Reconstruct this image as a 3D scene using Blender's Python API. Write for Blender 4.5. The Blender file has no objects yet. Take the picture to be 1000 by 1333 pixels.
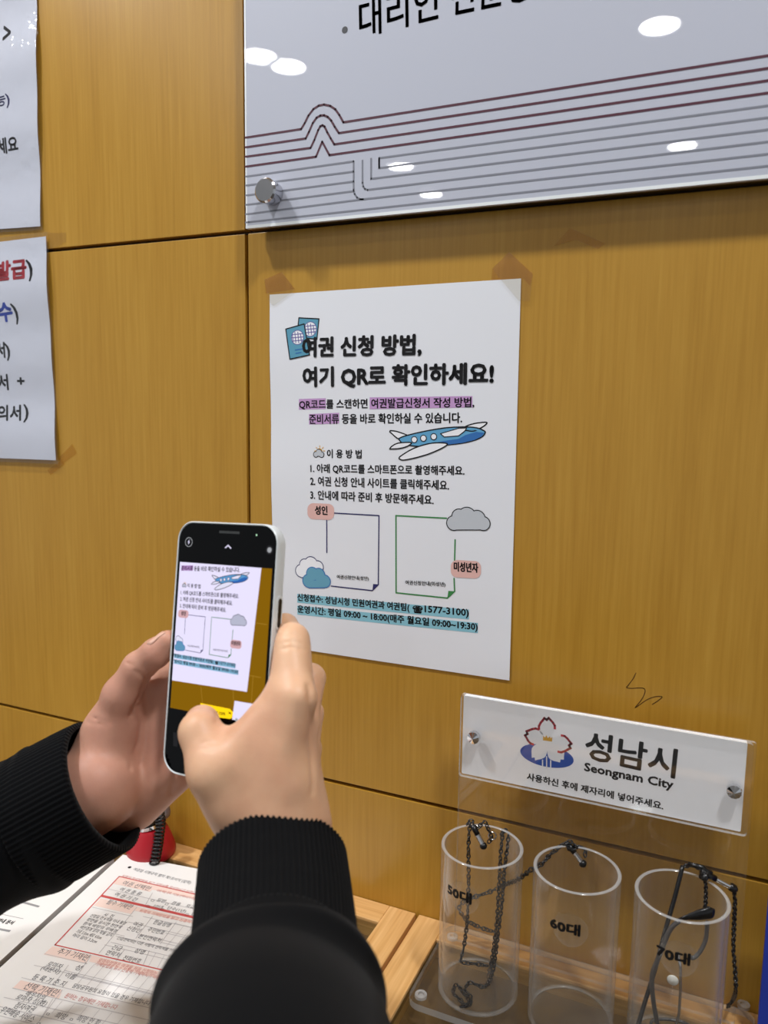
import bpy, bmesh, math, random
import numpy as np
from mathutils import Vector, Matrix, noise as mnoise
random.seed(7); rng = np.random.default_rng(7)
sc = bpy.context.scene
COL = sc.collection
# ---------------------------------------------------------------- units
# plans are drawn in centimetres: x along the wall, y towards the room (negative), z up,
# origin at the top left corner of the notice; Z0 puts the counter 1 m above the floor
ZC = -50.86
def M3(p): return Vector((p[0]*.01, p[1]*.01, 1.0+(p[2]-ZC)*.01))
# ---------------------------------------------------------------- camera
CAM = np.array([35.507, -56.105, -9.296]); PITCH, YAW, ROLL, F = -.13007, -.41866, .01429, 1011.5
def _axes():
    f = np.array([math.sin(YAW)*math.cos(PITCH), math.cos(YAW)*math.cos(PITCH), math.sin(PITCH)])
    r = np.array([math.cos(YAW), -math.sin(YAW), 0]); u = np.cross(r, f)
    c, s = math.cos(ROLL), math.sin(ROLL)
    return r*c+u*s, -r*s+u*c, f
AR, AU, AF = _axes()
cam_data = bpy.data.cameras.new('camera'); cam = bpy.data.objects.new('camera', cam_data); COL.objects.link(cam)
cam.matrix_world = Matrix(((AR[0], AU[0], -AF[0], CAM[0]*.01), (AR[1], AU[1], -AF[1], CAM[1]*.01),
                           (AR[2], AU[2], -AF[2], M3(CAM)[2]), (0, 0, 0, 1)))
cam_data.sensor_fit = 'VERTICAL'; cam_data.sensor_height = 36; cam_data.lens = F*36/1333
cam_data.clip_start = .02
cam_data.dof.use_dof = True; cam_data.dof.focus_distance = .60; cam_data.dof.aperture_fstop = 8.0
sc.camera = cam
# ---------------------------------------------------------------- world, exposure
world = bpy.data.worlds.new('room_light'); sc.world = world; world.use_nodes = True
bg = world.node_tree.nodes['Background']; bg.inputs[0].default_value = (.90, .95, 1, 1); bg.inputs[1].default_value = .36
sc.view_settings.view_transform = 'Standard'; sc.view_settings.look = 'None'
sc.view_settings.gamma = 1; sc.view_settings.exposure = 0.34
LAMP_W = 6.0; LAMP_COL = (.96, .98, 1)
CY = sc.cycles
CY.max_bounces = 16; CY.transparent_max_bounces = 40; CY.transmission_bounces = 16; CY.glossy_bounces = 6
# ---------------------------------------------------------------- pixel helpers (points on real planes)
def ray(px): return AF+AR*(px[0]-500)/F-AU*(px[1]-666.5)/F
def depth_at(px, d): return CAM+ray(px)*d
def on(px, axis, val):
    d = ray(px); return CAM+d*((val-CAM[axis])/d[axis])
def on_wall(px, y=0): 
    q = on(px, 1, y); return (q[0], q[2])
def depth_of(P): return float((np.array(P)-CAM)@AF)
# ---------------------------------------------------------------- materials
def lin(c):
    return tuple(((v/255)/12.92 if v/255 <= .04045 else ((v/255+.055)/1.055)**2.4) for v in c)
def mat(name, rgb, rough=.5, metal=0, spec=.5, coat=0, coat_rough=.03, sss=0, sheen=0, srgb=True):
    m = bpy.data.materials.new(name); m.use_nodes = True
    b = m.node_tree.nodes['Principled BSDF']
    c = lin(rgb) if srgb else rgb
    b.inputs['Base Color'].default_value = (*c, 1); b.inputs['Roughness'].default_value = rough
    b.inputs['Metallic'].default_value = metal; b.inputs['Specular IOR Level'].default_value = spec
    b.inputs['Coat Weight'].default_value = coat; b.inputs['Coat Roughness'].default_value = coat_rough
    b.inputs['Subsurface Weight'].default_value = sss; b.inputs['Sheen Weight'].default_value = sheen
    if sss: b.inputs['Subsurface Radius'].default_value = (1, .35, .2); b.inputs['Subsurface Scale'].default_value = .004
    return m
def nd(m, t, **kw):
    n = m.node_tree.nodes.new(t)
    for k, v in kw.items(): setattr(n, k, v)
    return n
def lk(m, a, b): m.node_tree.links.new(a, b)
def bsdf(m): return m.node_tree.nodes['Principled BSDF']
def add_noise(m, scale, c1, c2, stretch=(1, 1, 1), detail=4, p1=.35, p2=.65, rough=.55, dist=0):
    tc = nd(m, 'ShaderNodeTexCoord'); mp = nd(m, 'ShaderNodeMapping'); mp.inputs['Scale'].default_value = stretch
    no = nd(m, 'ShaderNodeTexNoise'); no.inputs['Scale'].default_value = scale; no.inputs['Detail'].default_value = detail
    no.inputs['Roughness'].default_value = rough; no.inputs['Distortion'].default_value = dist
    cr = nd(m, 'ShaderNodeValToRGB'); cr.color_ramp.elements[0].position = p1; cr.color_ramp.elements[1].position = p2
    cr.color_ramp.elements[0].color = (*lin(c1), 1); cr.color_ramp.elements[1].color = (*lin(c2), 1)
    lk(m, tc.outputs['Object'], mp.inputs[0]); lk(m, mp.outputs[0], no.inputs['Vector']); lk(m, no.outputs[0], cr.inputs[0])
    lk(m, cr.outputs[0], bsdf(m).inputs['Base Color'])
    return cr, no, mp
def add_bump(m, scale, strength, stretch=(1, 1, 1), dist=.001, detail=3, src=None):
    tc = nd(m, 'ShaderNodeTexCoord'); mp = nd(m, 'ShaderNodeMapping'); mp.inputs['Scale'].default_value = stretch
    no = nd(m, 'ShaderNodeTexNoise'); no.inputs['Scale'].default_value = scale; no.inputs['Detail'].default_value = detail
    bp = nd(m, 'ShaderNodeBump'); bp.inputs['Strength'].default_value = strength; bp.inputs['Distance'].default_value = dist
    lk(m, tc.outputs['Object'], mp.inputs[0]); lk(m, mp.outputs[0], no.inputs['Vector']); lk(m, no.outputs[0], bp.inputs['Height'])
    lk(m, bp.outputs[0], bsdf(m).inputs['Normal'])
def wood(name, dark, mid, light, along, rough=.38, spec=.5):
    """veneer: fine grain streaks drawn out along one axis over broad soft bands"""
    m = mat(name, mid, rough, spec=spec)
    st = [1, 1, 1]; st['xyz'.index(along)] = .03
    tc = nd(m, 'ShaderNodeTexCoord')
    def noise_(scale, detail, s):
        mp = nd(m, 'ShaderNodeMapping'); mp.inputs['Scale'].default_value = s
        no = nd(m, 'ShaderNodeTexNoise'); no.inputs['Scale'].default_value = scale; no.inputs['Detail'].default_value = detail
        no.inputs['Roughness'].default_value = .6
        lk(m, tc.outputs['Object'], mp.inputs[0]); lk(m, mp.outputs[0], no.inputs['Vector']); return no
    fine = noise_(330, 3, st); st2 = list(st); st2['xyz'.index(along)] = .07
    broad = noise_(24, 4, st2)
    mx = nd(m, 'ShaderNodeMix'); mx.data_type = 'FLOAT'; mx.inputs[0].default_value = .42
    lk(m, fine.outputs[0], mx.inputs[2]); lk(m, broad.outputs[0], mx.inputs[3])
    cr = nd(m, 'ShaderNodeValToRGB'); e = cr.color_ramp.elements
    e[0].position = .36; e[0].color = (*lin(dark), 1); e[1].position = .66; e[1].color = (*lin(light), 1)
    k = e.new(.5); k.color = (*lin(mid), 1)
    lk(m, mx.outputs[0], cr.inputs[0]); lk(m, cr.outputs[0], bsdf(m).inputs['Base Color'])
    bp = nd(m, 'ShaderNodeBump'); bp.inputs['Strength'].default_value = .12; bp.inputs['Distance'].default_value = .0004
    lk(m, fine.outputs[0], bp.inputs['Height']); lk(m, bp.outputs[0], bsdf(m).inputs['Normal'])
    return m
def clear(name, tint=(1, 1, 1), rough=.02, edge=0.0, white=0.0, ior=1.49, bump=0):
    """thin clear sheet: light passes straight through, the faces mirror by Fresnel"""
    m = bpy.data.materials.new(name); m.use_nodes = True; nt = m.node_tree
    out = nt.nodes['Material Output']; nt.nodes.remove(nt.nodes['Principled BSDF'])
    tr = nd(m, 'ShaderNodeBsdfTransparent'); tr.inputs[0].default_value = (*tint, 1)
    gl = nd(m, 'ShaderNodeBsdfGlossy'); gl.inputs['Roughness'].default_value = rough
    ge = nd(m, 'ShaderNodeNewGeometry'); dt = nd(m, 'ShaderNodeVectorMath', operation='DOT_PRODUCT')
    lk(m, ge.outputs['Incoming'], dt.inputs[0]); lk(m, ge.outputs['Normal'], dt.inputs[1])
    def mth(op, a, b=None):
        n = nd(m, 'ShaderNodeMath', operation=op)
        for i, x in enumerate((a, b)):
            if x is None: continue
            if isinstance(x, (int, float)): n.inputs[i].default_value = x
            else: lk(m, x, n.inputs[i])
        return n.outputs[0]
    f0 = ((ior-1)/(ior+1))**2
    fres = mth('ADD', mth('MULTIPLY', mth('POWER', mth('SUBTRACT', 1.0, mth('ABSOLUTE', dt.outputs['Value'])), 5.0), 1-f0), f0)
    mx = nd(m, 'ShaderNodeMixShader')
    src = tr.outputs[0]
    if white:
        df = nd(m, 'ShaderNodeBsdfDiffuse'); df.inputs[0].default_value = (.86, .87, .88, 1)
        m0 = nd(m, 'ShaderNodeMixShader'); m0.inputs[0].default_value = white
        lk(m, tr.outputs[0], m0.inputs[1]); lk(m, df.outputs[0], m0.inputs[2]); src = m0.outputs[0]
    if edge:        # whitens slanting views, painting in the bright lines light makes at tube edges
        lk(m, mth('ADD', mth('MULTIPLY', mth('POWER', mth('SUBTRACT', 1.0, mth('ABSOLUTE', dt.outputs['Value'])), 4.0), edge), white), m0.inputs[0])
    lk(m, fres, mx.inputs[0]); lk(m, src, mx.inputs[1]); lk(m, gl.outputs[0], mx.inputs[2])
    lk(m, mx.outputs[0], out.inputs['Surface'])
    if bump:
        tc = nd(m, 'ShaderNodeTexCoord'); no = nd(m, 'ShaderNodeTexNoise'); no.inputs['Scale'].default_value = 60
        bp = nd(m, 'ShaderNodeBump'); bp.inputs['Strength'].default_value = bump; bp.inputs['Distance'].default_value = .002
        lk(m, tc.outputs['Object'], no.inputs['Vector']); lk(m, no.outputs[0], bp.inputs['Height'])
        lk(m, bp.outputs[0], gl.inputs['Normal']); lk(m, bp.outputs[0], dt.inputs[1])
    return m
def glow(name, rgb, s=1.0):
    m = bpy.data.materials.new(name); m.use_nodes = True; nt = m.node_tree
    nt.nodes.remove(nt.nodes['Principled BSDF']); e = nd(m, 'ShaderNodeEmission')
    e.inputs[0].default_value = (*lin(rgb), 1); e.inputs[1].default_value = s
    lk(m, e.outputs[0], nt.nodes['Material Output'].inputs['Surface']); return m

WALLWOOD = wood('oak_veneer', (168, 123, 40), (176, 131, 46), (184, 140, 54), 'z', .30, .42)
GROOVE = mat('groove_dark', (62, 44, 22), .7)
RAILX = wood('oak_rail_across', (196, 144, 82), (214, 164, 102), (228, 182, 122), 'x', .42)
RAILY = wood('oak_rail_deep', (196, 144, 82), (214, 164, 102), (228, 182, 122), 'y', .42)
BROWN = mat('brown_inset_board', (122, 92, 64), .45)
PAPER = mat('poster_paper', (226, 227, 232), .65, spec=.25)
SHEET = mat('form_paper', (240, 238, 236), .6, spec=.3)
LAMIN = mat('laminated_paper', (228, 231, 240), .5, coat=1, coat_rough=.06)
add_bump(LAMIN, 40, .8, dist=.004)
# the film, not the paper, carries the creases
_b = bsdf(LAMIN); lk(LAMIN, _b.inputs['Normal'].links[0].from_socket, _b.inputs['Coat Normal']); LAMIN.node_tree.links.remove(_b.inputs['Normal'].links[0])
INK = mat('black_ink', (18, 17, 20), .55, spec=.3); NAVY = mat('navy_ink', (34, 34, 92), .5); RED = mat('red_ink', (176, 28, 44), .5)
BLUEI = mat('blue_ink', (34, 66, 170), .5); PURP = mat('purple_highlight', (190, 148, 196), .6); TEAL = mat('teal_highlight', (134, 190, 206), .6)
PINK = mat('pink_badge', (222, 178, 170), .6); GREEN = mat('green_ink', (52, 130, 66), .6); SKYB = mat('aircraft_blue', (92, 160, 200), .6)
DEEPB = mat('deep_blue_ink', (40, 104, 172), .6); PASSB = mat('passport_blue', (84, 150, 176), .6); CLOUDG = mat('cloud_grey', (190, 194, 200), .6)
CLOUDB = mat('cloud_blue', (98, 156, 180), .6); WHITEI = mat('white_ink', (236, 236, 240), .6); LAV = mat('globe_violet', (92, 84, 150), .6)
GOLD = mat('gold_ink', (214, 160, 40), .5); MAROON = mat('maroon_line', (78, 30, 48), .5); GREYL = mat('grey_line', (124, 126, 136), .5); DKGREY = mat('dark_grey_ink', (62, 62, 66), .5)
LOGOB = mat('emblem_blue', (22, 76, 170), .5); LOGOR = mat('emblem_red', (206, 40, 58), .5)
BOARDM = mat('board_print', (186, 189, 202), .5, coat=1, coat_rough=.015)
STEEL = mat('polished_steel', (200, 200, 204), .16, metal=1); CHROME = mat('chrome', (215, 215, 218), .08, metal=1)
ACRY = clear('clear_acrylic', (.995, .995, .99), .015, white=.012); ACRYE = clear('acrylic_cut_edge', (.93, .95, .95), .10, white=.30)
ACRYF = clear('acrylic_glued_edge', (.95, .96, .96), .10, white=.16); ACRYT = clear('acrylic_tube', (.995, .995, .99), .03, white=.016, edge=.26)
TABLEGLASS = clear('table_glass', (.86, .88, .85), .02)
FILM = clear('lamination_film', (.96, .96, .97), .08, bump=.5); TAPE = clear('clear_tape', (.94, .92, .87), .22, bump=.15)
OLDTAPE = clear('tape_residue', (.95, .86, .60), .5)
BLACKPL = mat('black_plastic', (14, 14, 16), .28); CHAINM = mat('black_chain', (24, 24, 26), .32, spec=.7)
CASE = mat('white_phone_case', (222, 228, 230), .3); GLASSB = mat('black_phone_glass', (4, 4, 5), .05, spec=.16)
BLUEBD = mat('blue_board', (28, 52, 160), .45); REDPL = mat('red_plastic', (168, 20, 34), .38)
CEIL = mat('ceiling_white', (226, 226, 224), .8); FLOORM = mat('floor_stone', (104, 100, 96), .5)
SKIN = mat('skin', (222, 178, 146), .46, spec=.4, sss=.12)
SKIN_CR, _, _ = add_noise(SKIN, 26, (208, 158, 126), (226, 182, 146), detail=5, p1=.3, p2=.7)
add_bump(SKIN, 900, .10, dist=.0006)
PALM_SHADED = mat('palm_skin_shaded', (196, 146, 124), .5, spec=.35, sss=.12)   # the palm side is pinker; its darker tone paints in the left hand's shade
add_noise(PALM_SHADED, 22, (186, 132, 112), (206, 156, 132), detail=5, p1=.3, p2=.7); add_bump(PALM_SHADED, 900, .10, dist=.0006)
NAIL = mat('fingernail', (216, 170, 150), .3)
KNIT = mat('black_knit', (6, 7, 9), .9, spec=.10, sheen=.04)
add_bump(KNIT, 1400, .25, dist=.0006)
FORMR = mat('form_red', (206, 84, 84), .6); FORMP = mat('form_peach', (244, 218, 208), .6); FORMG = mat('form_grey_line', (196, 192, 194), .6); FORMT = mat('form_text', (84, 84, 92), .6); FORMTR = mat('form_text_red', (206, 112, 104), .6); LTEXT = mat('pale_text', (150, 150, 152), .6)

# ---------------------------------------------------------------- object helpers
def origin_of(o):
    v = Vector((0, 0, 0))
    while o is not None: v = v+o.location; o = o.parent
    return v
def tag(o, label=None, cat=None, group=None, kind=None):
    if label: o['label'] = label
    if cat: o['category'] = cat
    if group: o['group'] = group
    if kind: o['kind'] = kind
    return o
def thing(name, base, label, cat, group=None):
    o = bpy.data.objects.new(name, None); COL.objects.link(o); o.location = M3(base); o.empty_display_size = .02
    return tag(o, label, cat, group)
def obj(name, verts, faces, mats, parent=None, mi=None, smooth=False, bevel=0, loc=None, seg=2, auto=None):
    """verts in plan centimetres -> one mesh object"""
    V = [M3(v) for v in verts]
    if parent is not None: o0 = origin_of(parent)
    elif loc is not None: o0 = M3(loc)
    else: o0 = Vector((0, 0, 0))
    me = bpy.data.meshes.new(name); me.from_pydata([v-o0 for v in V], [], [tuple(int(i) for i in f) for f in faces])
    for m in (mats if isinstance(mats, (list, tuple)) else [mats]): me.materials.append(m)
    if mi is not None: me.polygons.foreach_set('material_index', list(mi))
    if smooth: me.polygons.foreach_set('use_smooth', [True]*len(me.polygons))
    me.update()
    o = bpy.data.objects.new(name, me); COL.objects.link(o)
    if parent is not None: o.parent = parent
    elif loc is not None: o.location = o0
    if bevel:
        b = o.modifiers.new('bevel', 'BEVEL'); b.width = bevel*.01; b.segments = seg; b.limit_method = 'ANGLE'
    return o
class MB:
    """collects shapes of ONE part"""
    def __init__(s): s.v = []; s.f = []; s.m = []
    def add(s, v, f, m=0):
        n = len(s.v); s.v += [tuple(p) for p in v]; s.f += [tuple(i+n for i in q) for q in f]; s.m += [m]*len(f)
    def box(s, a, b, m=0, fr=None):
        (x0, y0, z0), (x1, y1, z1) = a, b
        v = [(x, y, z) for x in (x0, x1) for y in (y0, y1) for z in (z0, z1)]
        if fr: v = [fr(p) for p in v]
        s.add(v, [(0, 1, 3, 2), (4, 6, 7, 5), (0, 4, 5, 1), (2, 3, 7, 6), (0, 2, 6, 4), (1, 5, 7, 3)], m)
    def tube(s, pts, rad, n=10, m=0, caps=True, flat=None):
        pts = [np.array(p, float) for p in pts]; k = len(pts)
        rad = rad if isinstance(rad, (list, tuple, np.ndarray)) else [rad]*k
        T = [pts[min(i+1, k-1)]-pts[max(i-1, 0)] for i in range(k)]; T = [t/(np.linalg.norm(t)+1e-9) for t in T]
        a = np.array([0, 0, 1.]) if abs(T[0][2]) < .9 else np.array([1., 0, 0])
        nrm = a-T[0]*(a@T[0]); nrm /= np.linalg.norm(nrm); V = []
        for i in range(k):
            nrm = nrm-T[i]*(nrm@T[i]); nrm /= np.linalg.norm(nrm)+1e-9; b = np.cross(T[i], nrm)
            fl = 1 if flat is None else flat
            for j in range(n):
                t = 2*math.pi*j/n; V.append(pts[i]+rad[i]*(nrm*math.cos(t)+b*math.sin(t)*fl))
        Fc = [(i*n+j, i*n+(j+1) % n, (i+1)*n+(j+1) % n, (i+1)*n+j) for i in range(k-1) for j in range(n)]
        if caps: Fc += [tuple(range(n-1, -1, -1)), tuple(range((k-1)*n, k*n))]
        s.add(V, Fc, m)
    def lathe(s, c, prof, n=48, m=0, axis='z', close=False, fr=None):
        """prof: (radius, height) pairs around an axis through c"""
        V = []
        for r, h in prof:
            for j in range(n):
                t = 2*math.pi*j/n; x, y = r*math.cos(t), r*math.sin(t)
                V.append({'z': (c[0]+x, c[1]+y, c[2]+h), 'y': (c[0]+x, c[1]+h, c[2]+y), 'x': (c[0]+h, c[1]+x, c[2]+y)}[axis])
        if fr: V = [fr(p) for p in V]
        k = len(prof); Fc = []
        for i in range(k if close else k-1):
            for j in range(n):
                a, b = i*n+j, i*n+(j+1) % n; i2 = (i+1) % k; Fc.append((a, b, i2*n+(j+1) % n, i2*n+j))
        s.add(V, Fc, m)
    def build(s, name, mats, parent=None, smooth=False, bevel=0, loc=None, seg=2):
        return obj(name, s.v, s.f, mats, parent, s.m, smooth, bevel, loc, seg)
def auto_smooth(o, ang=40):
    me = o.data
    try: me.set_sharp_from_angle(angle=math.radians(ang))
    except Exception: pass
def spline(pts, n=8):
    """Catmull-Rom through the points"""
    P = [np.array(p, float) for p in pts]; P = [2*P[0]-P[1]]+P+[2*P[-1]-P[-2]]; out = []
    for i in range(1, len(P)-2):
        for k in range(n):
            t = k/n
            out.append(.5*((2*P[i])+(-P[i-1]+P[i+1])*t+(2*P[i-1]-5*P[i]+4*P[i+1]-P[i+2])*t*t+(-P[i-1]+3*P[i]-3*P[i+1]+P[i+2])*t**3))
    out.append(P[-2]); return out
# ---------------------------------------------------------------- printing: flat ink shapes on a sheet
_tc = {}
def glyphs(s):
    if s in _tc: return _tc[s]
    c = bpy.data.curves.new('text', 'FONT'); c.body = s; c.size = 1; c.resolution_u = 2; c.fill_mode = 'FRONT'
    o = bpy.data.objects.new('text', c); COL.objects.link(o)
    dg = bpy.context.evaluated_depsgraph_get(); dg.update()
    me = bpy.data.meshes.new_from_object(o.evaluated_get(dg))
    V = np.array([v.co[:2] for v in me.vertices]); Fc = [tuple(p.vertices) for p in me.polygons]
    bpy.data.objects.remove(o); bpy.data.curves.remove(c); bpy.data.meshes.remove(me)
    V -= V.min(0); _tc[s] = (V, Fc); return _tc[s]
class Print:
    """ink shapes given in a 2-D frame, laid on a surface by pos(x, y, lift)"""
    def __init__(s, pos, mp=None): s.pos = pos; s.mp = mp; s.v = []; s.f = []; s.m = []; s.mats = []
    def mi(s, m):
        if m not in s.mats: s.mats.append(m)
        return s.mats.index(m)
    def put(s, V, Fc, m, lift):
        n = len(s.v)
        for x, y in V:
            s.v.append(s.pos(x, y, lift))
        s.f += [tuple(i+n for i in q) for q in Fc]; s.m += [s.mi(m)]*len(Fc)
    def c(s, p): return s.mp(p) if s.mp else p
    def poly(s, pts, m, lift=.012):
        if len(pts) == 4:      # long bands follow the curl of the sheet
            q = [np.array(s.c(p), float) for p in pts]
            nx = int(max(1, min(40, np.linalg.norm(q[1]-q[0])/.5))); ny = int(max(1, min(10, np.linalg.norm(q[3]-q[0])/.5)))
            V = [(q[0]*(1-i/nx)+q[1]*i/nx)*(1-j/ny)+(q[3]*(1-i/nx)+q[2]*i/nx)*j/ny for j in range(ny+1) for i in range(nx+1)]
            s.put(V, [(j*(nx+1)+i, j*(nx+1)+i+1, (j+1)*(nx+1)+i+1, (j+1)*(nx+1)+i) for j in range(ny) for i in range(nx)], m, lift); return
        s.put([s.c(p) for p in pts], [tuple(range(len(pts)))], m, lift)
    def line(s, pts, w, m, lift=.016, closed=False):
        P = [np.array(s.c(p), float) for p in pts]
        if closed: P = P+[P[0]]
        for a, b in zip(P[:-1], P[1:]):
            d = b-a; L = np.linalg.norm(d)
            if L < 1e-6: continue
            n = np.array([-d[1], d[0]])/L*w/2; e = d/L*w*.35
            k = int(max(1, min(40, L/.6))); V = []
            for i in range(k+1):
                c_ = (a-e)*(1-i/k)+(b+e)*i/k; V += [c_+n, c_-n]
            s.put(V, [(2*i, 2*i+1, 2*i+3, 2*i+2) for i in range(k)], m, lift)
    def disc(s, p, r, m, lift=.012, n=28, ry=None, raw=False):
        q = p if raw else s.c(p); ry = ry or r
        s.put([(q[0]+r*math.cos(2*math.pi*k/n), q[1]+ry*math.sin(2*math.pi*k/n)) for k in range(n)], [tuple(range(n))], m, lift)
    def text(s, t, a, b, h, m, bold=0, lift=.018, fit=True):
        """t between bottom-left a and bottom-right b, ink height h (cm)"""
        A, B = np.array(s.c(a), float), np.array(s.c(b), float); L = np.linalg.norm(B-A); ex = (B-A)/L; ey = np.array([-ex[1], ex[0]])
        V, Fc = glyphs(t); w, hh = V.max(0); U = np.stack([V[:, 0]/w*(L-2*bold), V[:, 1]/hh*(h-2*bold)], 1)+bold
        offs = [(0, 0)] if not bold else [(bold*math.cos(k), bold*math.sin(k)) for k in np.arange(6)*math.pi/3]
        for o in offs:
            Q = U+np.array(o); s.put(A+np.outer(Q[:, 0], ex)+np.outer(Q[:, 1], ey), Fc, m, lift)
    def build(s, name, parent): return obj(name, s.v, s.f, s.mats, parent, s.m)

# ================================================================ THE ROOM
def structure(o): return tag(o, kind='structure')
XL, XR, ZT, ZB = -420, 420, 125, ZC-100
V1 = -2.26; H1, H2 = 5.16, -40.99; G = .16; GY = .9
mb = MB()
xs = [XL, -124.3, -63.3, V1, 58.8, 119.8, XR]; zs = [ZB, -87.1, H2, H1, 51.3, ZT]
for i in range(len(xs)-1):
    for j in range(len(zs)-1):
        mb.box((xs[i]+G, 0, zs[j]+G), (xs[i+1]-G, GY, zs[j+1]-G), 0)
mb.box((XL, GY, ZB), (XR, GY+3, ZT), 1)
structure(mb.build('wall_back', [WALLWOOD, GROOVE], bevel=.04))
mb = MB(); mb.box((XL, -600, ZT), (XR, GY+3, ZT+8)); structure(mb.build('ceiling', CEIL))
mb = MB(); mb.box((XL, -600, ZB-8), (XR, GY+3, ZB)); structure(mb.build('floor', FLOORM))
# ceiling downlights
LENS = glow('lamp_lens', (255, 250, 240), 60)
places = [(3, -250, 'nearer of the two on the right'), (3, -383, 'farther of the two on the right'),
          (-138, -117, 'nearest the wall on the left'), (-140, -217, 'nearer one of the close pair on the left'), (-134, -229, 'farther one of the close pair on the left'),
          (-142, -362, 'third row on the left'), (-146, -420, 'farthest from the wall on the left'),
          (-66, -58, 'added to brighten the left end of the counter, close to the wall'), (72, -58, 'added to brighten the right end of the counter, close to the wall')]
NEAR = {(-66, -58): 2.7, (72, -58): 2.3, (-138, -117): 1.2}   # the two lamps added by the counter are the strongest, brightening form and wall
for x, y, w in places:
    t = thing('downlight', (x, y, ZT), 'round white recessed ceiling downlight, '+w, 'ceiling light', 'ceiling downlights')
    mb = MB(); mb.lathe((x, y, ZT), [(6.6, 0), (8.2, 0), (8.2, -.4), (7.9, -.7), (6.9, -.7), (6.6, -.3)], 40, close=True); mb.build('trim_ring', CEIL, t, smooth=True)
    L = bpy.data.lights.new('lamp', 'AREA'); L.shape = 'DISK'; L.size = .13; L.energy = LAMP_W*NEAR.get((x, y), .55); L.color = LAMP_COL
    o = bpy.data.objects.new('lamp', L); COL.objects.link(o); o.parent = t; o.location = (0, 0, -.004)

# ================================================================ ON THE WALL
# --- white information board on stand-off bolts
BY = -1.5; BT = .8     # front face 1.5 cm off the wall
B0 = on_wall((320, 298), BY)
bx0, bz0, bx1, bz1 = B0[0], B0[1]-.0, 62., 48.
t = thing('information_board', (bx0, BY, bz0), 'large glossy white board with maroon and grey lines high on the wood wall', 'sign board')
mb = MB(); mb.box((bx0, BY, bz0), (bx1, BY+BT*.45, bz1)); mb.build('printed_panel', BOARDM, t, bevel=.06)
mb = MB(); e_ = .24  # pale strips at bottom and left paint the light caught in the plate's edges
mb.box((bx0, BY-.012, bz0+.02), (bx1, BY+.02, bz0+e_)); mb.box((bx0+.02, BY-.012, bz0+e_), (bx0+.16, BY+.02, bz1)); mb.build('painted_lit_edge', mat('painted_lit_edge', (232, 236, 236), .2, coat=.5), t)
mb = MB(); mb.box((bx0+.12, BY+BT*.45, bz0+.12), (bx1-.12, BY+BT, bz1-.12)); mb.build('backing_panel', mat('board_backing', (60, 56, 50), .6), t)
CX2 = lambda p: on_wall((310+p[0]*.35, p[1]*.35), BY)
WPB = lambda p: on_wall(p, BY)
pos = lambda x, z, l: (x, BY-l, z)
pr = Print(pos, CX2)
def cu(p): return (310+p[0]*.35, p[1]*.35)
def toward(a, end): return [a, end]
def fullpx(p): return ((p[0]-310)/.35, p[1]/.35)
R_ = 1.03   # run the straight lines on past the frame to the right
def ext(a, endfull):
    A = np.array(CX2(a)); E = np.array(WPB(endfull)); return [tuple(A), tuple(A+(E-A)*1.75)]
raw = Print(pos)
def seg(pts, m, w): raw.line(pts, w, m)
q = lambda *ps: [CX2(p) for p in ps]
WM = .16
a1 = [(28, 512), (235, 480), (248, 458), (262, 430), (280, 406), (300, 393), (320, 389), (343, 394), (362, 407), (377, 428), (392, 455)]
a2 = [(28, 548), (252, 515), (264, 490), (278, 458), (292, 438), (306, 430), (320, 429), (334, 435), (347, 449), (360, 472), (375, 495)]
a3 = [(28, 583), (270, 550), (284, 520), (298, 484), (306, 470), (314, 466), (322, 471), (332, 492), (345, 515), (358, 537)]
a4 = [(28, 620), (290, 583), (313, 527), (340, 577)]
for a, e in ((a1, (1000, 72.5)), (a2, (1000, 89)), (a3, (1000, 105)), (a4, (1000, 121))):
    seg(q(*a), MAROON, WM); seg(ext(a[-1], e), MAROON, WM)
WG = .13
for a, e in (([(525, 625), (525, 588)], (1000, 137.5)), ([(525, 588), (525, 625)], (1000, 153)), ([(495, 590), (495, 665)], (1000, 168.7)),
             ([(463, 597), (463, 680), (466, 694), (472, 703), (482, 706)], (1000, 184.5)), ([(28, 657), (430, 600), (430, 706), (434, 722), (443, 735), (455, 741), (466, 741)], (1000, 200.5)), ([(28, 828), (40, 826)], (1000, 216))):
    seg(q(*a), GREYL, WG); seg(ext(a[-1], e), GREYL, WG)
for a, b in (((28, 690), (430, 638)), ((28, 727), (430, 675)), ((28, 762), (430, 711)), ((28, 797), (466, 741))): seg(q(a, b), GREYL, WG)
raw.build('printed_lines', t)
pr = Print(pos, WPB)
pr.disc((449, 39), .24, DKGREY)
pr.text('대리인', (468, 50.5), (571, 25.5), 2.6, DKGREY, bold=.03)
pr.text('신분증', (587, 22), (694, 0), 2.6, DKGREY, bold=.03)
pr.build('printed_text', t)
def standoff(name, c, r, L, parent, m, n=32):
    mb = MB(); mb.lathe(c, [(0, -L), (r*.86, -L), (r, -L+r*.14), (r, -L*.45), (r*.94, -L*.4), (r*.94, 0), (0, 0)], n, axis='y')
    o = mb.build(name, m, parent, smooth=True); auto_smooth(o); return o
bc = on_wall((345, 247.5), BY-1.2)
standoff('standoff_bolt', (bc[0], BY, bc[1]), .95, 1.3, t, STEEL)
standoff('standoff_bolt', (bx1-2.2, BY, bc[1]), .95, 1.3, t, STEEL)
for x in (bc[0], bx1-2.2):
    mb = MB(); mb.lathe((x, 0, bc[1]), [(.5, BY+BT), (.5, 0)], 20, axis='y'); mb.build('standoff_spacer', STEEL, t, smooth=True)

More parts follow.
